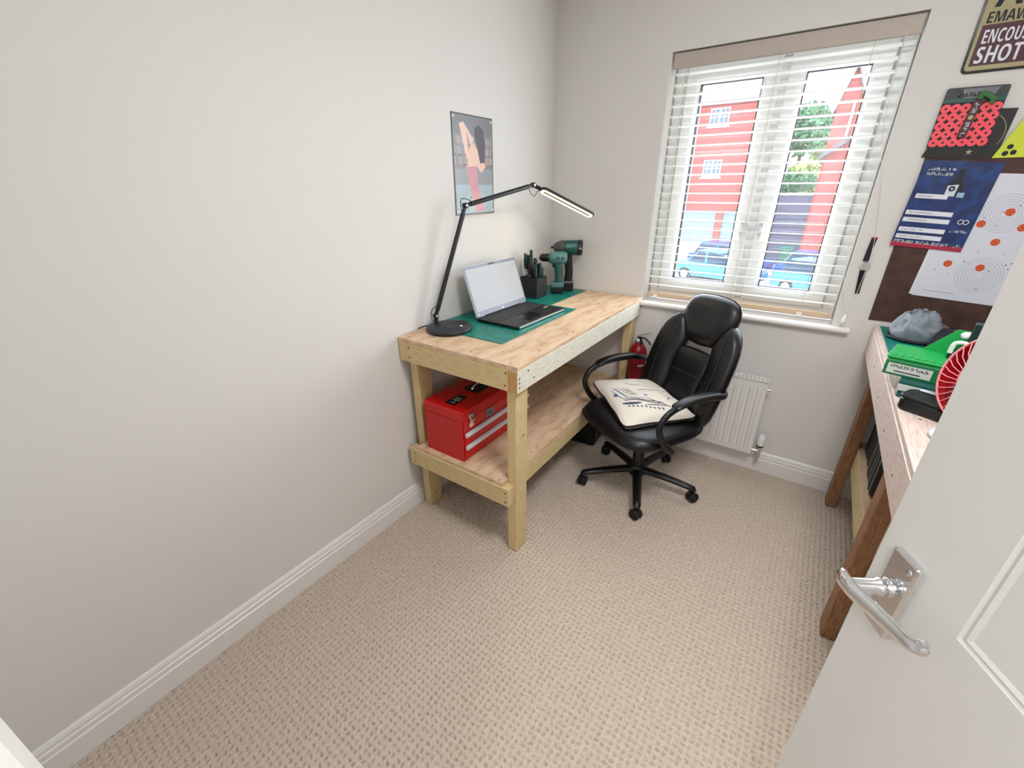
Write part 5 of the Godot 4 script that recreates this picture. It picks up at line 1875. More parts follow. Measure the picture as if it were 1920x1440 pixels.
func build_lamp(y: float):
	var l := thing("desk_lamp", "black jointed LED desk lamp with round base, switched on", "desk lamp", Vector3(0.132, y, 1.148))
	var o := Vector3(0.132, y, 1.148)
	var st := mb()
	lathe(st, [Vector2(0.099, 0.0), Vector2(0.105, 0.003), Vector2(0.105, 0.013), Vector2(0.101, 0.017), Vector2(0.0, 0.0172)], Transform3D.IDENTITY, 48)
	var base := part(l, "base", st, mat("lamp_black", rgb(40, 42, 46), 0.45))
	st = mb()
	lathe(st, [Vector2(0.046, 0.0172), Vector2(0.046, 0.0178), Vector2(0.0435, 0.0178), Vector2(0.0435, 0.0174)], Transform3D(Basis.IDENTITY, Vector3(0.018, 0, -0.014)), 36, true, false)
	part(base, "charging_ring", st, M.black_gloss)
	st = mb()
	lathe(st, [Vector2(0.008, 0.0172), Vector2(0.007, 0.0185), Vector2(0.0, 0.0187)], Transform3D(Basis.IDENTITY, Vector3(0.045, 0, -0.032)), 16)
	part(base, "touch_button", st, M.white_plastic)
	var foot := Vector3(0.052, y + 0.017, 1.150) - o
	var j0 := Vector3(0.050, 0.985, 1.148) - o
	var j1 := Vector3(0.085, 1.459, 0.940) - o
	var j2 := Vector3(0.185, 1.544, 0.520) - o
	var tip := Vector3(0.400, 1.388, 0.243) - o
	st = mb()
	lathe(st, [Vector2(0.0115, 0), Vector2(0.0105, 0.02), Vector2(0.008, 0.042)], along(foot, j0), 16)
	part(l, "stem", st, M.black_plastic)
	var hinge_axis := (j1 - j0).cross(j2 - j1).normalized()
	for e in [[j0, j1], [j1, j2]]:
		st = mb()
		var d: Vector3 = (e[1] - e[0]).normalized()
		tube(st, [e[0] + d * 0.008, e[0] + d * 0.035], 0.0085, 12)
		tube(st, [e[0] + d * 0.030, e[1] - d * 0.036], 0.0108, 16)
		tube(st, [e[1] - d * 0.040, e[1] - d * 0.008], 0.0085, 12)
		part(l, "arm", st, M.black_plastic)
	for j in [j0, j1, j2]:
		st = mb()
		lathe(st, [Vector2(0.0105, -0.012), Vector2(0.0120, -0.010), Vector2(0.0120, 0.010), Vector2(0.0105, 0.012)], along(j, j + hinge_axis), 20)
		var jt := part(l, "joint", st, M.black_plastic)
		st = mb()
		lathe(st, [Vector2(0.0072, 0.0122), Vector2(0.0066, 0.0142), Vector2(0.003, 0.0146)], along(j, j + hinge_axis), 16)
		lathe(st, [Vector2(0.0072, 0.0122), Vector2(0.0066, 0.0142), Vector2(0.003, 0.0146)], along(j, j - hinge_axis), 16)
		part(jt, "joint_cap", st, M.satin_metal)
	# cable loops at the joints
	var side := hinge_axis if hinge_axis.x < 0 else -hinge_axis
	for e in [[j1, (j0 - j1).normalized(), (j2 - j1).normalized(), 0.034], [j0, (foot - j0).normalized(), (j1 - j0).normalized(), 0.028]]:
		st = mb()
		var bis: Vector3 = -((e[1] + e[2]).normalized()) if e[0] == j1 else ((j0 - j1).cross(hinge_axis)).normalized()
		if e[0] == j0 and bis.z < 0:
			bis = -bis
		tube(st, smooth_path([e[0] + e[1] * (0.045 if e[0] == j1 else 0.012), e[0] + e[1] * 0.028 + bis * 0.018, e[0] + bis * e[3], e[0] + e[2] * 0.03 + bis * 0.026, e[0] + e[2] * 0.05], 6), 0.0018, 8)
		part(l, "cable", st, M.black_matte)
	st = mb()
	var hd := (tip - j2).normalized()
	var ad := (j2 - j1).normalized()
	tube(st, smooth_path([j2 - ad * 0.035, j2 - ad * 0.02 + Vector3(0, -0.03, 0), j2 + Vector3(0.004, -0.052, -0.006), j2 + hd * 0.025 + Vector3(0, -0.022, 0), j2 + hd * 0.045], 6), 0.0016, 8)
	part(l, "cable", st, M.black_matte)
	# lamp head: long flat bar with a lit loop on its underside
	var face_to := Vector3(0.16, -0.86, 0.42)
	var under := (face_to - hd * face_to.dot(hd)).normalized()
	var across := hd.cross(under).normalized()
	var hf := Transform3D(Basis(hd, across, hd.cross(across)), j2)
	st = mb()
	var ln := (tip - j2).length()
	tube(st, [hd * 0.008 + j2, hd * 0.05 + j2], 0.0095, 12)
	prism(st, round_rect(ln - 0.045, 0.052, 0.024, 8, Vector2(0.045 + (ln - 0.045) * 0.5, 0)), -0.007, 0.007, hf, 0.003)
	var head := part(l, "lamp_head", st, M.black_plastic)
	var zf: float = 1.0 if hf.basis.z.dot(under) > 0 else -1.0
	st = mb()
	var em := mat("led_diffuser", rgb(255, 246, 226), 0.5)
	em.emission_enabled = true
	em.emission = Color(1.0, 0.93, 0.80)
	em.emission_energy_multiplier = 0.11
	var c0 := Vector2(0.052 + (ln - 0.062) * 0.5, 0)
	var outer := round_rect(ln - 0.056, 0.046, 0.021, 8, c0)
	var inner := round_rect(ln - 0.090, 0.009, 0.004, 8, c0)
	for i in outer.size():
		var i2 := (i + 1) % outer.size()
		var z: float = zf * 0.0078
		var p: Array = []
		for v in [outer[i], outer[i2], inner[i2], inner[i]]:
			p.append(hf * Vector3(v.x, v.y, z))
		face(st, p, hf.basis * Vector3(0, 0, zf))
		face(st, [hf * Vector3(outer[i].x, outer[i].y, z), hf * Vector3(outer[i2].x, outer[i2].y, z), hf * Vector3(outer[i2].x, outer[i2].y, zf * 0.0072), hf * Vector3(outer[i].x, outer[i].y, zf * 0.0072)], hf.basis * Vector3(outer[i].x - c0.x, outer[i].y - c0.y, 0))
	part(head, "led_strip", st, em)
	var al := AreaLight3D.new()
	al.name = "lamp_light"
	al.area_size = Vector2(ln - 0.06, 0.045)
	al.light_energy = 0.007
	al.light_color = Color(1.0, 0.93, 0.80)
	al.shadow_enabled = true
	al.area_range = 6.0
	head.add_child(al)
	var zdir := -(under)
	al.transform = Transform3D(Basis(hd, zdir.cross(hd), zdir), hf * Vector3(c0.x, 0, zf * 0.010))
	# mains lead
	st = mb()
	tube(st, smooth_path([Vector3(-0.085, 0.012, 0.02), Vector3(-0.10, 0.012, 0.04), Vector3(-0.116, 0.008, 0.065), Vector3(-0.122, 0.0035, 0.080)], 5), 0.0028, 8)
	part(l, "cable", st, M.black_matte)

const SCREWDRIVERS := [
	"slim dark green screwdriver at the wall side front of the black box",
	"fat-handled black screwdriver at the front middle of the black box",
	"ball-ended green screwdriver by the left side of the black box",
	"slim dark green screwdriver, the tallest in the black box",
	"fat-handled black screwdriver leaning at the front of the black box",
	"ball-ended green screwdriver in the middle of the black box",
	"slim dark green screwdriver behind the ball-ended one, wall side of the box",
	"fat-handled black screwdriver at the centre back of the black box",
	"ball-ended green screwdriver, short, at the front corner nearest the camera",
	"slim dark green screwdriver at the right side of the black box",
	"fat-handled black screwdriver near the back right of the black box",
	"ball-ended green screwdriver at the far back of the black box",
	"short slim green screwdriver at the back corner nearest the drills",
]

func build_tool_box():
	var b := thing("tool_holder", "square black box holding screwdrivers behind the laptop", "tool holder", Vector3(0.094, 0.9342, 0.357))
	var st := mb()
	var h := 0.116
	for s in [[Vector3(-0.06, 0, -0.058), Vector3(-0.056, h, 0.058)], [Vector3(0.056, 0, -0.058), Vector3(0.06, h, 0.058)], [Vector3(-0.056, 0, -0.058), Vector3(0.056, h, -0.054)], [Vector3(-0.056, 0, 0.054), Vector3(0.056, h, 0.058)], [Vector3(-0.056, 0, -0.054), Vector3(0.056, 0.004, 0.054)]]:
		bx(st, s[0], s[1], 0.0008)
	part(b, "body", st, mat("tool_box_black", rgb(34, 34, 37), 0.55))
	var rng := RandomNumberGenerator.new()
	rng.seed = 88
	var spots := [[-0.030, 0.040, 0.245, 0.0], [-0.007, 0.043, 0.225, 0.2], [-0.036, 0.012, 0.235, 1.0], [-0.010, 0.014, 0.262, 0.5], [0.014, 0.026, 0.190, 0.9], [0.020, 0.006, 0.205, 0.3], [-0.030, -0.018, 0.228, 0.8], [0.000, -0.018, 0.212, 0.1], [0.034, 0.030, 0.165, 0.6], [0.036, -0.004, 0.190, 0.4], [0.024, -0.034, 0.180, 0.7], [-0.012, -0.040, 0.200, 0.2], [0.040, -0.034, 0.160, 0.9]]
	var i := 0
	for s in spots:
		var kind := i % 3
		var lab: String = SCREWDRIVERS[i]
		var d := thing("screwdriver", lab, "screwdriver", Vector3(0.094 + s[0] * 0.95, 0.9395, 0.357 + s[1] * 0.95), s[3] * TAU, "screwdrivers in the black box")
		var tilt := Transform3D(Basis(Vector3.RIGHT, rng.randf_range(-0.02, 0.05)), Vector3.ZERO)
		st = mb()
		lathe(st, [Vector2(0.0028, 0.0), Vector2(0.0028, s[2] - 0.09)], tilt, 8)
		part(d, "shaft", st, M.satin_metal)
		st = mb()
		var b0: float = s[2] - 0.095
		var w: float = [0.0105, 0.0128, 0.0118][kind]
		lathe(st, [Vector2(w * 0.62, b0), Vector2(w * 0.85, b0 + 0.006), Vector2(w * 0.70, b0 + 0.016), Vector2(w * 0.98, b0 + 0.034), Vector2(w, b0 + 0.062), Vector2(w * 0.78, b0 + 0.076), Vector2(w * (1.05 if kind == 2 else 0.9), b0 + 0.087), Vector2(w * 0.7, b0 + 0.096), Vector2(w * 0.25, b0 + 0.099)], tilt, 12)
		part(d, "handle", st, M.tool_dark_green if kind != 1 else M.black_plastic)
		st = mb()
		lathe(st, [Vector2(w * 0.88, b0 + 0.074), Vector2(w * 0.86, b0 + 0.078)] if kind == 1 else [Vector2(w * 0.9, b0 + 0.004), Vector2(w * 0.9, b0 + 0.008)], tilt, 12)
		part(d, "handle_ring", st, M.tool_green if kind == 1 else M.white_plastic)
		i += 1

func build_drills(y: float):
	# small drill driver, chuck pointing left; local x runs from chuck to back
	var a := thing("cordless_drill", "compact green cordless drill standing on its battery beside the tool box", "drill", Vector3(0.170, y, 0.200), atan2(0.50, 0.86) * 1.0)
	drill(a, 1.0, false)
	var c := thing("cordless_drill", "larger green impact wrench standing behind the compact drill", "impact wrench", Vector3(0.192, y, 0.100), atan2(0.50, 0.86) - 0.1)
	drill(c, 1.0, true)

func drill(d: Node3D, k: float, big: bool):
	# x along the barrel (chuck at -x), z across
	var st := mb()
	if not big:
		prism(st, round_rect(0.075, 0.066, 0.008, 3), 0.004, 0.040, Transform3D(Basis(Vector3.RIGHT, Vector3.FORWARD, Vector3.UP), Vector3(0.0, 0, 0)), 0.003)
		part(d, "battery", st, M.black_plastic)
		st = mb()
		prism(st, round_rect(0.080, 0.068, 0.008, 3), 0.040, 0.066, Transform3D(Basis(Vector3.RIGHT, Vector3.FORWARD, Vector3.UP), Vector3(0.0, 0, 0)), 0.004)
		part(d, "battery_mount", st, M.tool_teal)
		st = mb()
		tube(st, smooth_path([Vector3(0.004, 0.060, 0), Vector3(0.006, 0.10, 0), Vector3(0.000, 0.150, 0), Vector3(-0.006, 0.190, 0)], 4), [0.024, 0.0235, 0.023, 0.0225, 0.022, 0.0215, 0.0215, 0.022, 0.023, 0.024, 0.026, 0.027, 0.028], 14, 0.82, Vector3(0, 0, 1))
		var h := part(d, "handle", st, M.tool_green)
		st = mb()
		tube(st, smooth_path([Vector3(0.021, 0.070, 0), Vector3(0.022, 0.11, 0), Vector3(0.017, 0.16, 0)], 4), 0.008, 10)
		part(h, "rubber_grip", st, M.black_matte)
		st = mb()
		lathe(st, [Vector2(0.022, -0.055), Vector2(0.031, -0.050), Vector2(0.036, -0.03), Vector2(0.037, 0.02), Vector2(0.034, 0.046), Vector2(0.024, 0.054)], Transform3D(Basis(Vector3.BACK, -PI * 0.5), Vector3(0.0, 0.212, 0)), 20)
		var m := part(d, "motor_housing", st, M.tool_teal)
		st = mb()
		bx(st, Vector3(-0.012, 0.206, 0.030), Vector3(0.034, 0.222, 0.0385), 0.003)
		part(m, "side_badge", st, M.tool_green)
		st = mb()
		bx(st, Vector3(0.030, 0.196, -0.012), Vector3(0.0555, 0.226, 0.012), 0.003)
		part(m, "rear_cap", st, M.black_plastic)
		scribble(m, 0.012, 0.012, Transform3D(Basis.IDENTITY, Vector3(0.011, 0.214, 0.0387)), M.print_white, 34, 2)
		st = mb()
		lathe(st, [Vector2(0.023, 0.0), Vector2(0.025, 0.01), Vector2(0.0235, 0.014), Vector2(0.0235, 0.040), Vector2(0.016, 0.054), Vector2(0.009, 0.058)], Transform3D(Basis(Vector3.BACK, PI * 0.5), Vector3(-0.055, 0.212, 0)), 20)
		part(d, "chuck", st, M.black_plastic)
		st = mb()
		tube(st, [Vector3(-0.110, 0.212, 0), Vector3(-0.124, 0.212, 0)], 0.003, 8)
		part(d, "bit", st, M.satin_metal)
		st = mb()
		bx(st, Vector3(-0.034, 0.155, -0.006), Vector3(-0.020, 0.185, 0.006), 0.003)
		part(d, "trigger", st, M.black_plastic)
	else:
		prism(st, round_rect(0.070, 0.056, 0.010, 3), 0.0, 0.052, Transform3D(Basis(Vector3.RIGHT, Vector3.FORWARD, Vector3.UP), Vector3(0.0, 0, 0)), 0.004)
		part(d, "battery", st, M.black_plastic)
		st = mb()
		prism(st, round_rect(0.066, 0.054, 0.010, 3), 0.0522, 0.060, Transform3D(Basis(Vector3.RIGHT, Vector3.FORWARD, Vector3.UP), Vector3(0.0, 0, 0)), 0.002)
		part(d, "battery_mount", st, M.mid_grey)
		st = mb()
		tube(st, smooth_path([Vector3(0.0, 0.058, 0), Vector3(0.004, 0.11, 0), Vector3(-0.002, 0.17, 0), Vector3(-0.012, 0.225, 0)], 4), [0.027, 0.026, 0.0245, 0.024, 0.0235, 0.0235, 0.0235, 0.024, 0.0245, 0.025, 0.027, 0.029, 0.031], 14, 0.82, Vector3(0, 0, 1))
		part(d, "handle", st, M.black_matte)
		st = mb()
		lathe(st, [Vector2(0.034, -0.035), Vector2(0.042, -0.028), Vector2(0.044, 0.02), Vector2(0.045, 0.050)], Transform3D(Basis(Vector3.BACK, -PI * 0.5), Vector3(0.0, 0.262, 0)), 20)
		var m := part(d, "motor_housing", st, M.tool_green)
		st = mb()
		lathe(st, [Vector2(0.044, 0.050), Vector2(0.046, 0.054), Vector2(0.046, 0.074), Vector2(0.034, 0.080)], Transform3D(Basis(Vector3.BACK, -PI * 0.5), Vector3(0.0, 0.262, 0)), 20)
		part(m, "rear_cap", st, M.black_plastic)
		st = mb()
		bx(st, Vector3(0.056, 0.256, 0.036), Vector3(0.078, 0.268, 0.0475), 0.002)
		part(m, "vent_stripe", st, M.mid_grey)
		st = mb()
		bx(st, Vector3(-0.024, 0.262, 0.034), Vector3(0.046, 0.288, 0.043), 0.004)
		part(m, "side_badge", st, M.tool_teal)
		st = mb()
		lathe(st, [Vector2(0.042, 0.0), Vector2(0.043, 0.010), Vector2(0.037, 0.034), Vector2(0.023, 0.060), Vector2(0.014, 0.066)], Transform3D(Basis(Vector3.BACK, PI * 0.5), Vector3(-0.033, 0.262, 0)), 20)
		part(d, "hammer_case", st, mat("hammer_grey", rgb(84, 84, 82), 0.4, 0.3))
		st = mb()
		tube(st, [Vector3(-0.098, 0.262, 0), Vector3(-0.114, 0.262, 0)], 0.0075, 10)
		part(d, "anvil", st, M.black_gloss)
		st = mb()
		bx(st, Vector3(-0.040, 0.185, -0.006), Vector3(-0.024, 0.220, 0.006), 0.003)
		part(d, "trigger", st, M.black_plastic)

func build_red_toolbox():
	var t := thing("tool_chest", "red steel tool chest with two silver-handled drawers on the bench shelf", "tool box", Vector3(0.125, 0.3932, 1.345))
	# local: x 0..0.232, z 0..-0.53, y 0..0.255
	var w := 0.232
	var l := 0.530
	var st := mb()
	bx(st, Vector3(0, 0, -l), Vector3(w - 0.004, 0.203, 0), 0.002)
	part(t, "body", st, M.red_paint)
	st = mb()
	bx(st, Vector3(-0.001, 0.2045, -l - 0.001), Vector3(w + 0.001, 0.255, 0.001), 0.003)
	var lid := part(t, "lid", st, M.red_paint)
	st = mb()
	bx(st, Vector3(w - 0.004, 0.150, -l + 0.006), Vector3(w - 0.0005, 0.203, -0.006), 0.001)
	part(t, "front_panel", st, M.red_paint)
	for dr in [[0.085, 0.146], [0.016, 0.081]]:
		st = mb()
		bx(st, Vector3(w - 0.0042, dr[0], -l + 0.008), Vector3(w + 0.002, dr[1], -0.008), 0.0015)
		var d := part(t, "drawer", st, M.red_paint)
		st = mb()
		var y: float = dr[1] - 0.004
		var prof := [Vector2(0, -0.016), Vector2(0.012, -0.014), Vector2(0.014, -0.006), Vector2(0.011, 0.003), Vector2(0, 0.004)]
		prism(st, prof, -l + 0.012, -0.012, Transform3D(Basis.IDENTITY, Vector3(w + 0.002, y, 0)))
		part(d, "drawer_handle", st, M.silver_paint)
	for z in [-0.055, -l + 0.055]:
		st = mb()
		bx(st, Vector3(w + 0.001, 0.212, z - 0.016), Vector3(w + 0.006, 0.232, z + 0.016), 0.002)
		bx(st, Vector3(w + 0.001, 0.186, z - 0.010), Vector3(w + 0.009, 0.214, z + 0.010), 0.003)
		bx(st, Vector3(w, 0.164, z - 0.014), Vector3(w + 0.006, 0.186, z + 0.014), 0.002)
		tube(st, [Vector3(w + 0.008, 0.196, z - 0.013), Vector3(w + 0.008, 0.196, z + 0.013)], 0.004, 8)
		part(t, "latch", st, M.chrome)
	st = mb()
	bx(st, Vector3(w - 0.001, 0.158, -0.225), Vector3(w + 0.003, 0.196, -0.165), 0.001)
	var np := part(t, "name_plate", st, M.mid_grey)
	scribble(np, 0.040, 0.020, Transform3D(Basis(Vector3.UP, PI * 0.5), Vector3(w + 0.0032, 0.177, -0.195)), M.print_black, 32, 4)
	# things printed and stuck on the lid
	st = mb()
	bx(st, Vector3(0.10, 0.2552, -0.135), Vector3(0.155, 0.2562, -0.035), 0.0003)
	part(lid, "lid_label", st, M.black_gloss)
	scribble(lid, 0.082, 0.034, Transform3D(Basis(Vector3.FORWARD, Vector3.LEFT, Vector3.UP), Vector3(0.128, 0.2564, -0.085)), M.silver_paint, 33, 6)
	st = mb()
	bx(st, Vector3(0.075, 0.255, -0.36), Vector3(0.165, 0.259, -0.19), 0.002)
	part(lid, "handle_recess", st, M.black_plastic)
	st = mb()
	tube(st, smooth_path([Vector3(0.12, 0.258, -0.345), Vector3(0.12, 0.272, -0.33), Vector3(0.12, 0.276, -0.275), Vector3(0.12, 0.272, -0.22), Vector3(0.12, 0.258, -0.205)], 5), 0.006, 10)
	part(lid, "carry_handle", st, M.chrome)

# ------------------------------------------------------------------ things on and under the right bench
func build_right_things():
	var top := 0.942
	cutting_mat("teal cutting mat on the right bench under the grey cap", 1.772, 2.07, 0.03, 0.62, top, "teal cutting mats")
	build_cap(top + 0.0041)
	# lower teal box
	var b := thing("carton_box", "flat teal box with a grey end label at the bottom of the stack", "box", Vector3(1.845, top, 0.865), deg_to_rad(-12), "boxes stacked on the right bench")
	var st := mb()
	bx(st, Vector3(-0.075, 0, -0.065), Vector3(0.075, 0.022, 0.065), 0.002)
	part(b, "box", st, M.carton_teal)
	st = mb()
	bx(st, Vector3(-0.080, 0.022, -0.070), Vector3(0.080, 0.044, 0.070), 0.002)
	var sl := part(b, "sleeve", st, M.label_white)
	st = mb()
	bx(st, Vector3(-0.0802, 0.0442, -0.0702), Vector3(0.0802, 0.052, 0.0702), 0.001)
	part(b, "lid", st, M.carton_teal)
	# green carton with label, lid propped
	var g := thing("carton_box", "green carton with a white label lying on the flat teal box", "box", Vector3(1.820, top + 0.0525, 0.815), deg_to_rad(-14), "boxes stacked on the right bench")
	st = mb()
	bx(st, Vector3(-0.092, 0, -0.075), Vector3(0.075, 0.046, 0.075), 0.0015)
	part(g, "carton", st, M.carton_green)
	st = mb()
	bx(st, Vector3(-0.084, 0.007, 0.0752), Vector3(0.020, 0.038, 0.0758))
	var lb := part(g, "label", st, M.label_white)
	scribble(lb, 0.092, 0.010, Transform3D(Basis.IDENTITY, Vector3(-0.032, 0.030, 0.0760)), M.print_black, 31, 14)
	st = mb()
	bx(st, Vector3(-0.066, 0.013, 0.0758), Vector3(-0.004, 0.016, 0.0762))
	part(lb, "printed_line", st, M.print_black)
	# bright green loading tray
	var t := thing("plastic_tray", "bright green plastic tray with an upright back on top of the green carton", "tray", Vector3(1.838, top + 0.0995, 0.800), deg_to_rad(-14), "")
	st = mb()
	bx(st, Vector3(-0.110, 0, -0.080), Vector3(0.100, 0.008, 0.075), 0.002)
	part(t, "tray", st, M.bright_green)
	for i in 7:
		st = mb()
		bx(st, Vector3(-0.100 + i * 0.018, 0.008, 0.045), Vector3(-0.090 + i * 0.018, 0.0115, 0.067), 0.001)
		part(t, "rib", st, M.bright_green)
	st = mb()
	prism(st, [Vector2(-0.045, 0.008), Vector2(0.10, 0.008), Vector2(0.10, 0.085), Vector2(0.015, 0.085)], -0.080, -0.074)
	part(t, "upright_back", st, M.bright_green)
	var p := thing("bench_tool", "dark green bench tool with a white clip on the bright green tray", "tool", Vector3(1.890, top + 0.108, 0.775), deg_to_rad(-14))
	st = mb()
	bx(st, Vector3(-0.030, 0.0, -0.030), Vector3(0.050, 0.020, 0.025), 0.004)
	part(p, "foot", st, M.tool_dark_green)
	st = mb()
	bx(st, Vector3(0.0, 0.020, -0.030), Vector3(0.045, 0.110, 0.0), 0.004)
	part(p, "column", st, M.tool_dark_green)
	st = mb()
	tube(st, smooth_path([Vector3(-0.026, 0.018, 0.024), Vector3(-0.022, 0.050, 0.026), Vector3(0.004, 0.052, 0.026), Vector3(0.008, 0.022, 0.026)], 4), 0.006, 8, 0.6, Vector3(0, 0, 1))
	part(p, "clip", st, M.white_plastic)
	st = mb()
	lathe(st, [Vector2(0.010, 0), Vector2(0.010, 0.006), Vector2(0.004, 0.008)], along(Vector3(-0.010, 0.072, 0.001), Vector3(-0.010, 0.072, 1)), 14)
	tube(st, [Vector3(-0.010, 0.072, -0.01), Vector3(0.02, 0.075, -0.015)], 0.008, 8)
	part(p, "knob", st, M.white_plastic)
	var q := thing("equipment_case", "dark green equipment case on the bench behind the green tray", "case", Vector3(2.10, top + 0.0045, 0.36), deg_to_rad(-5))
	st = mb()
	bx(st, Vector3(-0.10, 0, -0.06), Vector3(0.16, 0.075, 0.06), 0.006)
	part(q, "body", st, M.tool_dark_green)
	st = mb()
	bx(st, Vector3(-0.10, 0.0755, -0.06), Vector3(0.16, 0.100, 0.06), 0.006)
	part(q, "lid", st, M.black_plastic)
	st = mb()
	for x in [-0.05, 0.1]:
		bx(st, Vector3(x - 0.012, 0.06, 0.0602), Vector3(x + 0.012, 0.09, 0.066), 0.002)
	part(q, "catch", st, M.black_matte)
	build_fan(top)
	# black box with a white lid edge beside the fan
	var k := thing("black_case", "black rounded case with a pale lid edge in front of the red fan", "case", Vector3(1.816, top + 0.0005, 1.003), deg_to_rad(-28))
	st = mb()
	var up := Transform3D(Basis(Vector3.RIGHT, Vector3.FORWARD, Vector3.UP), Vector3.ZERO)
	prism(st, round_rect(0.116, 0.078, 0.022, 5), 0.0, 0.036, up, 0.005)
	part(k, "body", st, M.black_plastic)
	st = mb()
	prism(st, round_rect(0.120, 0.082, 0.023, 5), 0.0362, 0.045, up, 0.002)
	part(k, "lid", st, M.black_plastic)
	st = mb()
	bx(st, Vector3(-0.040, 0.0452, -0.040), Vector3(0.045, 0.0500, -0.029), 0.002)
	part(k, "pale_edge", st, M.blue_white)
	# cases standing on the lower shelf
	for i in 4:
		var c := thing("hard_case", ["nearest black plastic case standing on the lower right shelf", "second black plastic case from the near leg on the lower shelf", "third black plastic case from the near leg on the lower shelf", "farthest black plastic case on the lower right shelf"][i], "case", Vector3(2.03, 0.3703, 0.53 - i * 0.106), 0.0, "black cases on the lower shelf")
		st = mb()
		var hh: float = [0.30, 0.33, 0.37, 0.40][i]
		var x0: float = [-0.172, -0.170, -0.166, -0.168][i]
		var mid := Vector2(x0 + 0.145, hh * 0.5)
		prism(st, round_rect(0.29, hh, 0.022, 4, mid), -0.050, 0.050, Transform3D.IDENTITY, 0.008)
		part(c, "shell", st, M.black_plastic)
		st = mb()
		prism(st, round_rect(0.294, hh + 0.003, 0.022, 4, mid), -0.002, 0.002)
		part(c, "seam", st, M.black_matte)
		st = mb()
		tube(st, [Vector3(mid.x - 0.04, hh - 0.002, 0), Vector3(mid.x - 0.03, hh + 0.018, 0), Vector3(mid.x + 0.03, hh + 0.018, 0), Vector3(mid.x + 0.04, hh - 0.002, 0)], 0.006, 8)
		part(c, "handle", st, M.black_matte)

func build_cap(y: float):
	var c := thing("baseball_cap", "crumpled grey cap with a dark curved peak on the right bench", "cap", Vector3(1.872, y, 0.205), deg_to_rad(0))
	var n := FastNoiseLite.new()
	n.seed = 12
	n.frequency = 11.0
	var rows := []
	var nt := 14
	var na := 40
	for i in nt + 1:
		var t := float(i) / nt
		var row := []
		for k in na:
			var an := TAU * k / na
			var ph := t * PI * 0.5
			var d := Vector3(cos(an) * cos(ph), sin(ph), sin(an) * cos(ph))
			var wr: float = (0.5 - abs(n.get_noise_3d(d.x * 0.085, d.y * 0.085, d.z * 0.085))) * 0.75 * min(1.0, t * 3.0 + 0.15)
			var r: float = 0.98 + wr - 0.22
			row.append(Vector3(d.x * 0.094 * r, d.y * 0.118 * r, d.z * 0.080 * r))
		rows.append(row)
	var st := mb()
	rings(st, rows, true, true)
	part(c, "crown", st, M.cloth_grey)
	st = mb()
	var band := []
	for k in na + 1:
		var an := TAU * k / na
		band.append(Vector3(cos(an) * 0.088, 0.008, sin(an) * 0.075))
	tube(st, band, 0.007, 8, 0.9)
	part(c, "band", st, M.navy)
	# peak: a curved blade on the near right side
	st = mb()
	var blade := []
	for j in 7:
		var t := j / 6.0
		var row := []
		for i in 17:
			var s := -1.0 + 2.0 * i / 16.0
			var out := 0.070 + 0.075 * t * (1.0 - 0.55 * s * s)
			var side := s * (0.070 + 0.012 * t)
			var lift := 0.070 * (1.0 - s * s) * (1.0 - 0.15 * t) + 0.004
			row.append(Vector3(side, lift, out))
		blade.append(row)
	var bt := Transform3D(Basis(Vector3.UP, deg_to_rad(52)), Vector3(0.012, 0, 0.0))
	for sgn in [1.0, -1.0]:
		st.set_smooth_group(0)
		for j in 6:
			for i in 16:
				var f := []
				for q in [[j, i], [j, i + 1], [j + 1, i + 1], [j + 1, i]]:
					f.append(bt * (blade[q[0]][q[1]] + Vector3(0, sgn * 0.0018, 0)))
				face(st, f, Vector3(0, sgn, 0))
	part(c, "peak", st, M.navy)
	st = mb()
	lathe(st, [Vector2(0.007, 0), Vector2(0.005, 0.004), Vector2(0.001, 0.005)], Transform3D(Basis.IDENTITY, Vector3(0, 0.128, 0)), 12)
	part(c, "button", st, M.cloth_grey)

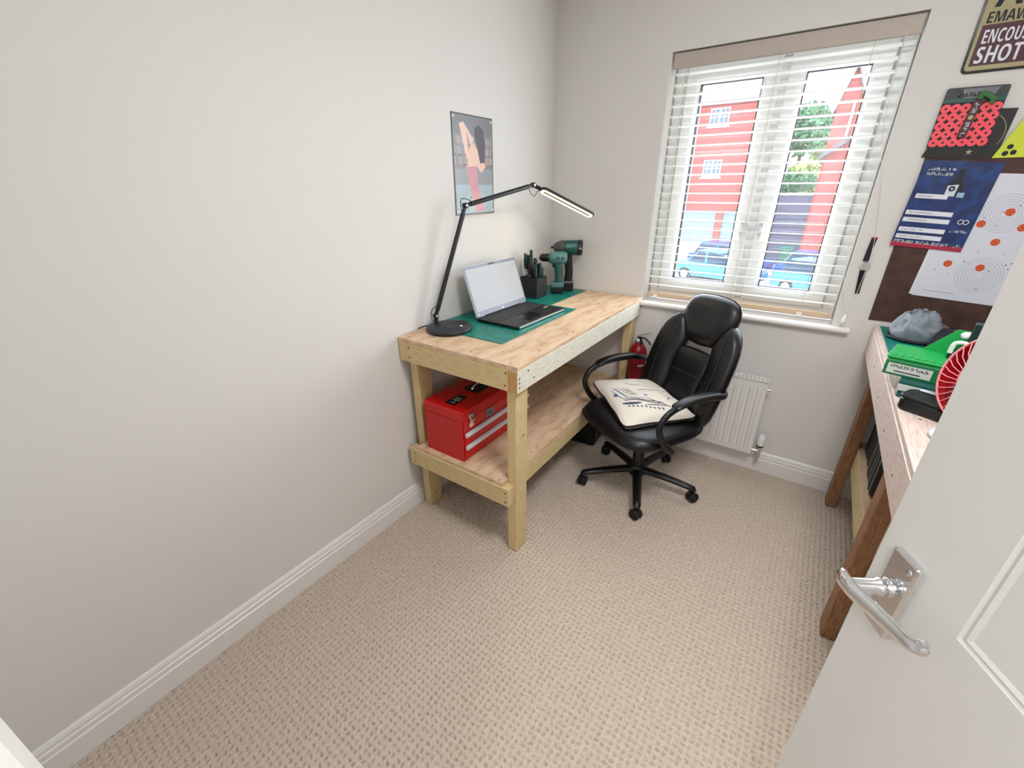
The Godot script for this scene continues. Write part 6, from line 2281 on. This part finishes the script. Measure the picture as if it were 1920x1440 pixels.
func build_fan(y: float):
	var f := thing("desk_fan", "red round desk fan with pale pink wire grille beside the door edge", "fan", Vector3(1.874, y + 0.001, 1.112), 0.0)
	var fwd := Vector3(-0.80, 0.20, 0.56).normalized()
	var c := Vector3(0.008, 0.146, -0.008)
	var X := Vector3.UP.cross(fwd).normalized()
	var fr := Transform3D(Basis(X, fwd.cross(X), fwd), c)
	var R := 0.118
	var st := mb()
	lathe(st, [Vector2(R, -0.045), Vector2(R + 0.003, -0.02), Vector2(R + 0.003, 0.0), Vector2(R - 0.002, 0.004), Vector2(R - 0.004, 0.0), Vector2(R - 0.003, -0.045)], fr * Transform3D(Basis(Vector3.RIGHT, PI * 0.5), Vector3.ZERO), 48, true, false)
	part(f, "housing_ring", st, M.fan_red)
	st = mb()
	for rr in [[R, 0.003], [0.050, 0.026]]:
		var loop := []
		for i in 49:
			var an := TAU * i / 48
			loop.append(fr * Vector3(cos(an) * rr[0], sin(an) * rr[0], rr[1]))
		tube(st, loop, 0.0030, 8)
	part(f, "grille_hoop", st, M.fan_pink)
	for i in 36:
		var an := TAU * i / 36
		var sp := mb()
		tube(sp, [fr * Vector3(cos(an) * R, sin(an) * R, 0.003), fr * Vector3(cos(an + 0.08) * 0.085, sin(an + 0.08) * 0.085, 0.019), fr * Vector3(cos(an + 0.18) * 0.050, sin(an + 0.18) * 0.050, 0.026)], 0.0013, 6)
		part(f, "grille_wire", sp, M.fan_pink)
	st = mb()
	lathe(st, [Vector2(0.050, 0.0), Vector2(0.046, 0.006), Vector2(0.020, 0.010), Vector2(0.0, 0.011)], fr * Transform3D(Basis(Vector3.RIGHT, PI * 0.5), Vector3(0, 0, 0.022)), 32)
	part(f, "centre_badge", st, M.fan_pink)
	for i in 5:
		st = mb()
		var an := TAU * i / 5
		var b0 := []
		for j in 6:
			var r := 0.028 + j * 0.015
			b0.append(fr * Vector3(cos(an + j * 0.06) * r, sin(an + j * 0.06) * r, -0.015))
		tube(st, b0, [0.010, 0.020, 0.028, 0.032, 0.030, 0.018], 10, 0.10, (fr.basis.z + fr.basis * Vector3(-sin(an), cos(an), 0) * 0.5).normalized())
		part(f, "blade", st, M.dark_red)
	st = mb()
	lathe(st, [Vector2(0.034, -0.075), Vector2(0.040, -0.060), Vector2(0.040, -0.030), Vector2(0.030, -0.01)], fr * Transform3D(Basis(Vector3.RIGHT, PI * 0.5), Vector3.ZERO), 24)
	part(f, "motor", st, M.fan_red)
	st = mb()
	lathe(st, [Vector2(0.070, -0.048), Vector2(R - 0.003, -0.045)], fr * Transform3D(Basis(Vector3.RIGHT, PI * 0.5), Vector3.ZERO), 32, true, false)
	part(f, "rear_shroud", st, M.fan_red)
	st = mb()
	tube(st, smooth_path([c + Vector3(0, -R + 0.004, -0.01), c + Vector3(-0.006, -R - 0.012, 0.0), Vector3(-0.02, 0.046, 0.03), Vector3(-0.026, 0.038, 0.05)], 4), 0.028, 12, 0.7, Vector3.FORWARD)
	part(f, "neck", st, M.fan_red)
	st = mb()
	lathe(st, [Vector2(0.056, 0.0005), Vector2(0.060, 0.004), Vector2(0.056, 0.014), Vector2(0.04, 0.018), Vector2(0.0, 0.019)], Transform3D(Basis.IDENTITY, Vector3(-0.012, 0, 0.050)), 36)
	part(f, "base", st, M.blue_white)
